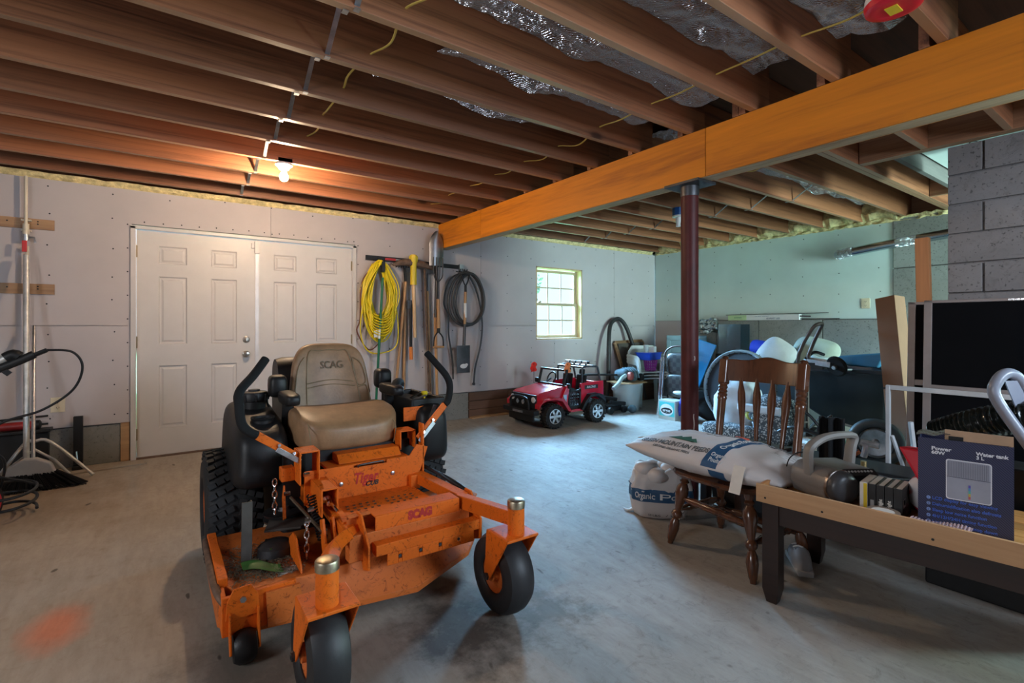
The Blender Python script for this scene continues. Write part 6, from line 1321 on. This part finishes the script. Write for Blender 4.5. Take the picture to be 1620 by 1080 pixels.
for f, t_ in zip(feet, tops): turned(M(), (*f, 0), (*t_, SZ), LEGP).build('leg', CHW, dc2)
def mid_(i, z): f = Vector((*feet[i], 0)); t_ = Vector((*tops[i], SZ)); return f.lerp(t_, z / SZ)
STP = [(0, .010), (.1, .012), (.25, .022), (.32, .016), (.36, .02), (.5, .018), (.64, .02), (.68, .016), (.75, .022), (.9, .012), (1, .010)]
for a, b_, z in ((0, 2, .19), (1, 3, .17)): turned(M(), mid_(a, z), mid_(b_, z), STP).build('side_stretcher', CHW, dc2)
turned(M(), mid_(0, .19).lerp(mid_(2, .19), .45), mid_(1, .17).lerp(mid_(3, .17), .45), STP).build('cross_stretcher', CHW, dc2)
turned(M(), mid_(2, .13), mid_(3, .13), STP).build('rear_stretcher', CHW, dc2); turned(M(), mid_(0, .26), mid_(1, .25), STP).build('front_stretcher', CHW, dc2)
mb = M().ell((2.50, 1.475, SZ + .017), (.27, .27, .024), 36, 10, .55); mb.build('seat', CHW, dc2)
yb0, yb1 = 1.71, 1.265
for y, yt in ((yb0, 1.745), (yb1, 1.285)):
    p0 = (2.71, y, SZ + .02); p1 = (2.86, yt, 1.01)
    turned(M(), p0, p1, [(0, .022), (.06, .024), (.14, .020), (.56, .024), (.58, .028), (.60, .024), (.615, .029), (.635, .022), (.65, .028), (.67, .021), (.69, .028), (.71, .022), (.725, .026)]).build('back_post', CHW, dc2)
    a = Vector(p0).lerp(Vector(p1), .72); M().bar(a, Vector(p0).lerp(Vector(p1), .97), .056, .05, (0, 1, 0)).build('post_block', CHW, dc2, .010, seg=3)
    M().lathe([(.024, 0), (.016, .008), (.022, .014), (.014, .022), (.003, .024)], Vector(p0).lerp(Vector(p1), .965), Vector(p1) - Vector(p0), 16).build('finial', CHW, dc2)
def crest(u, v):
    y = 1.735 - .46 * u; bow = .035 * math.sin(math.pi * u); top = .985 + .022 * math.sin(math.pi * u) + .008 * math.cos(u * 12.5)
    z = .865 + .0 + (top - .865) * v; return (2.825 + bow + .03 * v, y, z)
M().sheet(crest, 24, 8, (.024, 0, 0)).build('crest_rail', CHW, dc2, .006)
for k in range(4):
    u = .20 + .2 * k; yt = 1.735 - .46 * u; y0 = 1.66 - .40 * (u * .86 + .07); bow = .035 * math.sin(math.pi * u)
    p0 = Vector((2.725 + bow * .6, y0, SZ + .03)); p1 = Vector((2.835 + bow, yt, .885)); W_ = [(0, .011), (.25, .012), (.5, .017), (.72, .025), (.82, .024), (.92, .014), (1, .010)]
    mb = M(); vs = []; d_ = (p1 - p0).normalized(); sy = Vector((0, 1, 0)); sx_ = d_.cross(sy).normalized()
    for h, w_ in W_:
        c = p0.lerp(p1, h); th = .008
        for q in range(10): a = 2 * math.pi * q / 10; vs.append(c + sy * w_ * math.cos(a) + sx_ * th * math.sin(a))
    fs = [tuple(range(10))[::-1], tuple(range(60, 70))] + [(r_ * 10 + i, r_ * 10 + (i + 1) % 10, (r_ + 1) * 10 + (i + 1) % 10, (r_ + 1) * 10 + i) for r_ in range(6) for i in range(10)]
    mb.add(vs, fs).build('spindle', CHW, dc2)
anchor(dc2, (2.5, 1.475, 0))
# --- feed sack on the chair
SACK = mk('woven_feed_sack', (.56, .52, .51), .6, var=.06, vs=3, bump=.25, bs=16); NAVY = mk('sack_blue_band', (.015, .07, .16), .5); SKG = mk('sack_green', (.01, .07, .03), .6); SKI = mk('sack_ink', (.10, .10, .10), .6); SKR = mk('sack_red', (.45, .06, .03), .6); SKW = mk('sack_white_ink', (.62, .62, .62), .6)
fs1 = thing('feed_sack', 'full white feed sack with a blue band lying on the dining chair seat', 'sack')
S0 = Vector((2.44, 1.51, .505))
def sackp(a, b_, side, off=0):
    """a along the length (-1 far/left .. 1 near/right), b across (-1 front .. 1 back)"""
    la = .44 if a < 0 else .40; lb = .265 * (1 - .10 * abs(a) ** 3 - (.12 * a ** 4 if a > 0 else 0))
    e = max(0, 1 - abs(a) ** 2.6) ** .5 * max(0, 1 - abs(b_) ** 2.3) ** .62; th = .088 * e + .004
    wob = .013 * noise.noise((a * 2.6, b_ * 2.6, side * 3)) + .008 * noise.noise((a * 8, b_ * 4 + a * 3, side))
    z = side * (th + off) + wob * e - .030 * abs(a) ** 2 * 0 - (.02 * max(0, a) ** 2)
    if side < 0: z = max(z, -.0712)
    return S0 + Vector((b_ * lb + (.02 * a), -a * la, z + .010 * max(0, -a)))
n_ = 40; mb = M(); vs = []; fs = []
for side in (1, -1):
    for j in range(n_ + 1):
        for i in range(n_ + 1): vs.append(sackp(-1 + 2 * i / n_, -1 + 2 * j / n_, side))
Wn = n_ + 1; Nn = Wn * Wn
for j in range(n_):
    for i in range(n_): a = j * Wn + i; fs.append((a, a + 1, a + Wn + 1, a + Wn)); fs.append((Nn + a, Nn + a + Wn, Nn + a + Wn + 1, Nn + a + 1))
edge = list(range(Wn)) + [j * Wn + n_ for j in range(1, Wn)] + [n_ * Wn + i for i in range(n_ - 1, -1, -1)] + [j * Wn for j in range(n_ - 1, 0, -1)]
for a, b_ in zip(edge, edge[1:] + edge[:1]): fs.append((a, a + Nn, b_ + Nn, b_))
mb.add(vs, fs).build('sack_body', SACK, fs1, ang=80)
mb = M(); mb.tube([sackp(-1, 0, 1) + Vector((0, -.01, 0)), sackp(-1, 0, 1) + Vector((-.01, .05, .003)), sackp(-1, -.1, 1) + Vector((-.02, .075, 0))], lambda t: .02 * (1 - t) + .004, 8, 4, flat=.4).build('sack_ear', SACK, fs1)
def onsack(a, b_, off=.0015): return sackp(a, b_, 1, off)
mb = M(); mb.sheet(lambda u, v: onsack(.16 + .20 * u + .10 * (.5 - v) ** 1 * -1, -1 + 1.99 * v, .0016), 12, 48, (0, 0, -.0008)); mb.build('blue_band', NAVY, fs1, ang=80)
mb = M(); mb.sheet(lambda u, v: sackp(.21 + .20 * u, -1 + .35 * v, -1, .0016), 8, 10, (0, 0, .0006)); mb.build('blue_band', NAVY, fs1, ang=80)
def sw(a0, b0, along=True, s=1.0):
    def f(x, y, z):
        if along: return onsack(a0 + x * s / .44, b0 + y * s / .265, .0025 + z)
        return onsack(a0 - y * s / .44 + (b0 + x * s / .265) * .05, b0 + x * s / .265, .0035 + z)
    return f
text('GREEN MOUNTAIN FEEDS', .046, SKI, fs1, warp=sw(-.36, -.74), sx=.78, bold=.0006); text('CERTIFIED ORGANIC FEEDS', .018, SKI, fs1, warp=sw(-.34, -.88), sx=1)
mb = M()
for cx, w_, h_ in ((-.40, .10, .22), (-.30, .12, .30), (-.20, .09, .20)):
    P_ = [onsack(cx - w_, -.56, .004), onsack(cx + w_, -.56, .004), onsack(cx, -.56 + h_, .004)]; mb.add(P_ + [p - Vector((0, 0, .001)) for p in P_], [(0, 1, 2), (5, 4, 3), (0, 3, 4, 1), (1, 4, 5, 2), (2, 5, 3, 0)])
mb.build('mountain_logo', SKG, fs1)
text('Organic Poultry Feed', .050, SKW, fs1, warp=sw(.27, .08, False), sx=.85, bold=.0003); text('Organic\nPoultry', .030, SKW, fs1, warp=sw(.27, -.84), sx=.9)
mb = M(); mb.tube([onsack(-.2 + .13 * math.cos(k * .4) * (1 + .2 * math.sin(k * 1.3)), .45 + .28 * math.sin(k * .4), .003) for k in range(17)], .0012, 5, 3); mb.tube([onsack(.12 + .09 * math.cos(k * .5), .45 + .2 * math.sin(k * .5), .003) for k in range(12)], .0012, 5, 3).tube([onsack(-.75 + .03 * k, .35 + .12 * math.sin(k * 1.1), .003) for k in range(9)], .0012, 5, 3); mb.build('hen_outline', SKI, fs1)
mb = M(); mb.tube([onsack(-.02, .55, .004), onsack(.0, .62, .004), onsack(.03, .56, .004), onsack(.06, .60, .004)], .004, 6, 3).tube([onsack(.12, .40, .004), onsack(.14, .6, .004)], .005, 6); mb.build('red_comb', SKR, fs1)
text('KEEP DRY', .030, SKI, fs1, warp=sw(.60, .35), sx=.8, bold=.0008)
mb = M(); mb.tube([onsack(.52 + .06 * math.cos(k * .5), .72 + .14 * math.sin(k * .5), .003) for k in range(13)], .0016, 5, 2); mb.build('seal_print', SKI, fs1)
mb = M(); mb.sheet(lambda u, v: onsack(.62 + .30 * u, .0 + .62 * v, .0022), 10, 14, (0, 0, -.001)); mb.build('feed_label', mk('label_paper', (.62, .6, .6), .6), fs1); mb = M(); [mb.tube([onsack(.65, .06 + .045 * k, .0034), onsack(.65 + .22 * rnd.uniform(.5, 1), .06 + .045 * k, .0034)], .0007, 4) for k in range(12)]; tag(mb.build('label_lines', SKI, fs1), kind='stuff')
mb = M(); q0 = sackp(.62, -.98, 1, .003); mb.sheet(lambda u, v: q0 + Vector((-.012 - .02 * v, .03 - .055 * u + .02 * v, .035 - .12 * v + .01 * math.sin(v * 5))), 4, 10, (-.001, 0, 0)); mb.build('hanging_tag', CW, fs1)
anchor(fs1, (2.46, 1.50, .42))
# --- open sack on the floor
fs2 = thing('open_feed_sack', 'half-empty rolled-open feed sack with a blue band standing on the floor left of the chair', 'sack', (2.62, 2.05, 0))
def sk2(th, h, off=0):
    c_, s_ = math.cos(th), math.sin(th); e = .62; x = math.copysign(abs(c_) ** e, c_); y = math.copysign(abs(s_) ** e, s_)
    k = 1 + .07 * math.sin(h * 3.1) - .10 * max(0, h - .6)
    w_ = .010 * noise.noise((x * 2.4, y * 2.4, h * 3)) * 1.6 + (.022 * noise.noise((x * 3.5, y * 3.5, h * 6)) if h > .6 else 0)
    X = (.175 * k + w_ + off) * x; Y = (.125 * k + w_ + off) * y
    return Vector((X * math.cos(-.75) - Y * math.sin(-.75), X * math.sin(-.75) + Y * math.cos(-.75), h * .285 + (.035 * noise.noise((x * 2, y * 2, 7)) if h > .9 else 0)))
NT = 48; mb = M(); vs = []; fs = []; prof = [(0, .0), (0, .04), (0, .12), (0, .25), (0, .4), (0, .55), (0, .68), (0, .8), (0, .9), (0, 1.0), (-.018, 1.02), (-.035, .93), (-.045, .8), (-.05, .7)]
for off, h in prof:
    for k in range(NT): vs.append(sk2(2 * math.pi * k / NT, h, off - (.02 if h == 0 else 0)))
for r_ in range(len(prof) - 1):
    for k in range(NT): l = (k + 1) % NT; fs.append((r_ * NT + k, r_ * NT + l, (r_ + 1) * NT + l, (r_ + 1) * NT + k))
fs.append(tuple(range(NT))[::-1]); fs.append(tuple((len(prof) - 1) * NT + k for k in range(NT))); mb.add(vs, fs).build('sack_body', SACK, fs2, ang=80)
mb = M(); [mb.ell((.10 * math.cos(a), .08 * math.sin(a), .27 + .015 * math.sin(a * 3)), (.085, .06, .045), 16, 10, .8, lambda p, a=a: crump(p, a * 3, .02)) for a in (0.2, 1.3, 2.6, 3.9, 5.2)]; mb.build('rolled_top', SACK, fs2, ang=80)
mb = M(); mb.sheet(lambda u, v: sk2(math.pi * (.55 + 1.6 * u), .38 + .26 * v, .0016), 60, 6, (0, 0, -.0006)); mb.build('blue_band', NAVY, fs2, ang=80)
def w2(t0, h0): return lambda x, y, z: sk2(t0 + x / .15, h0 + y / .285, .004 + z)
text('Organic Poultry', .052, SKW, fs2, warp=w2(math.pi * 1.46, .50), sx=.75, bold=.0003); text('50 LBS / 22.7 KG', .018, SKI, fs2, warp=w2(math.pi * 1.52, .10)); mb = M(); mb.tube([sk2(math.pi * 1.62 + .14 * math.cos(k * .5), .24 + .075 * math.sin(k * .5), .003) for k in range(13)], .0018, 5, 2); mb.build('seal_print', SKI, fs2)
mb = M(); mb.tube([sk2(math.pi * 1.0, .06), sk2(math.pi * 1.0, .03, .03), sk2(math.pi * .98, .0, .055) + Vector((0, 0, .01))], lambda t: .02 * (1 - t) + .004, 8, 3, flat=.4).build('sack_ear', SACK, fs2)
# dark odds and ends behind the chair
t = thing('dark_side_table', 'small dark wooden side table half hidden behind the dining chair', 'table', (3.05, 1.72, 0), R(-8)); [box(x, x + .05, y, y + .05, 0, .40).build('leg', DKW, t, .002) for x in (-.2, .18) for y in (-.12, .14)]; box(-.22, .25, -.14, .21, .40, .425).build('tabletop', DKW, t, .003)
shoe('white_shoe', 'pale grey shoe on the floor just behind the right front chair leg', (2.62, 1.20, 0), R(35), (.30, .30, .31), (.4, .4, .4)); shoe('slipper', 'dusty beige slipper on the floor behind the left front chair leg', (2.78, 1.86, 0), R(-20), (.16, .13, .11), (.1, .09, .08))
t = thing('black_backpack', 'slumped black bag on the floor under the dark side table', 'bag', (3.06, 1.72, 0)); M().ell((0, 0, .14), (.15, .20, .145), 24, 14, .7, lambda p: crump(p, 1, .02)).build('bag', MATTE, t)
t = thing('black_cloth_drape', 'black cloth hanging beside the right back post of the dining chair', 'cloth', (3.22, 1.30, 0), R(-70)); mb = M(); mb.sheet(lambda u, v: (-.06 + .13 * u, .02 * math.sin(u * 12), .30 + .36 * v), 16, 10, (0, .015, 0)); mb.build('cloth', MATTE, t); box(-.07, .08, -.02, .03, 0, .30).build('stand_box', BLACK, t, .005)
# --- tidy-up: split meshes of loose twins into one object per piece
def split_loose(names):
    import bmesh
    for o in list(D.objects):
        if o.type != 'MESH' or o.name.split('.')[0] not in names: continue
        bm = bmesh.new(); bm.from_mesh(o.data); bm.verts.ensure_lookup_table(); seen = set(); groups = []
        for v in bm.verts:
            if v.index in seen: continue
            st = [v]; g = []; seen.add(v.index)
            while st:
                q = st.pop(); g.append(q.index)
                for e in q.link_edges:
                    w_ = e.other_vert(q)
                    if w_.index not in seen: seen.add(w_.index); st.append(w_)
            groups.append(set(g))
        bm.free()
        if len(groups) < 2: continue
        src = o.data; base = o.name.split('.')[0]
        for gi, g in enumerate(groups):
            idx = sorted(g); mp = {a: i for i, a in enumerate(idx)}; me = D.meshes.new(base)
            me.from_pydata([src.vertices[a].co[:] for a in idx], [], [[mp[a] for a in p.vertices] for p in src.polygons if p.vertices[0] in g]); me.shade_smooth(); me.set_sharp_from_angle(angle=R(38)); me.materials.append(src.materials[0])
            if gi == 0: o.data = me
            else: c = o.copy(); c.data = me; COL.objects.link(c)
SPLIT = ['scalp_wheel_bracket', 'pipe_clip', 'bar_hole', 'linkage_bolts', 'screw', 'cross_tube', 'lever_bolts', 'legs']
split_loose(SPLIT)
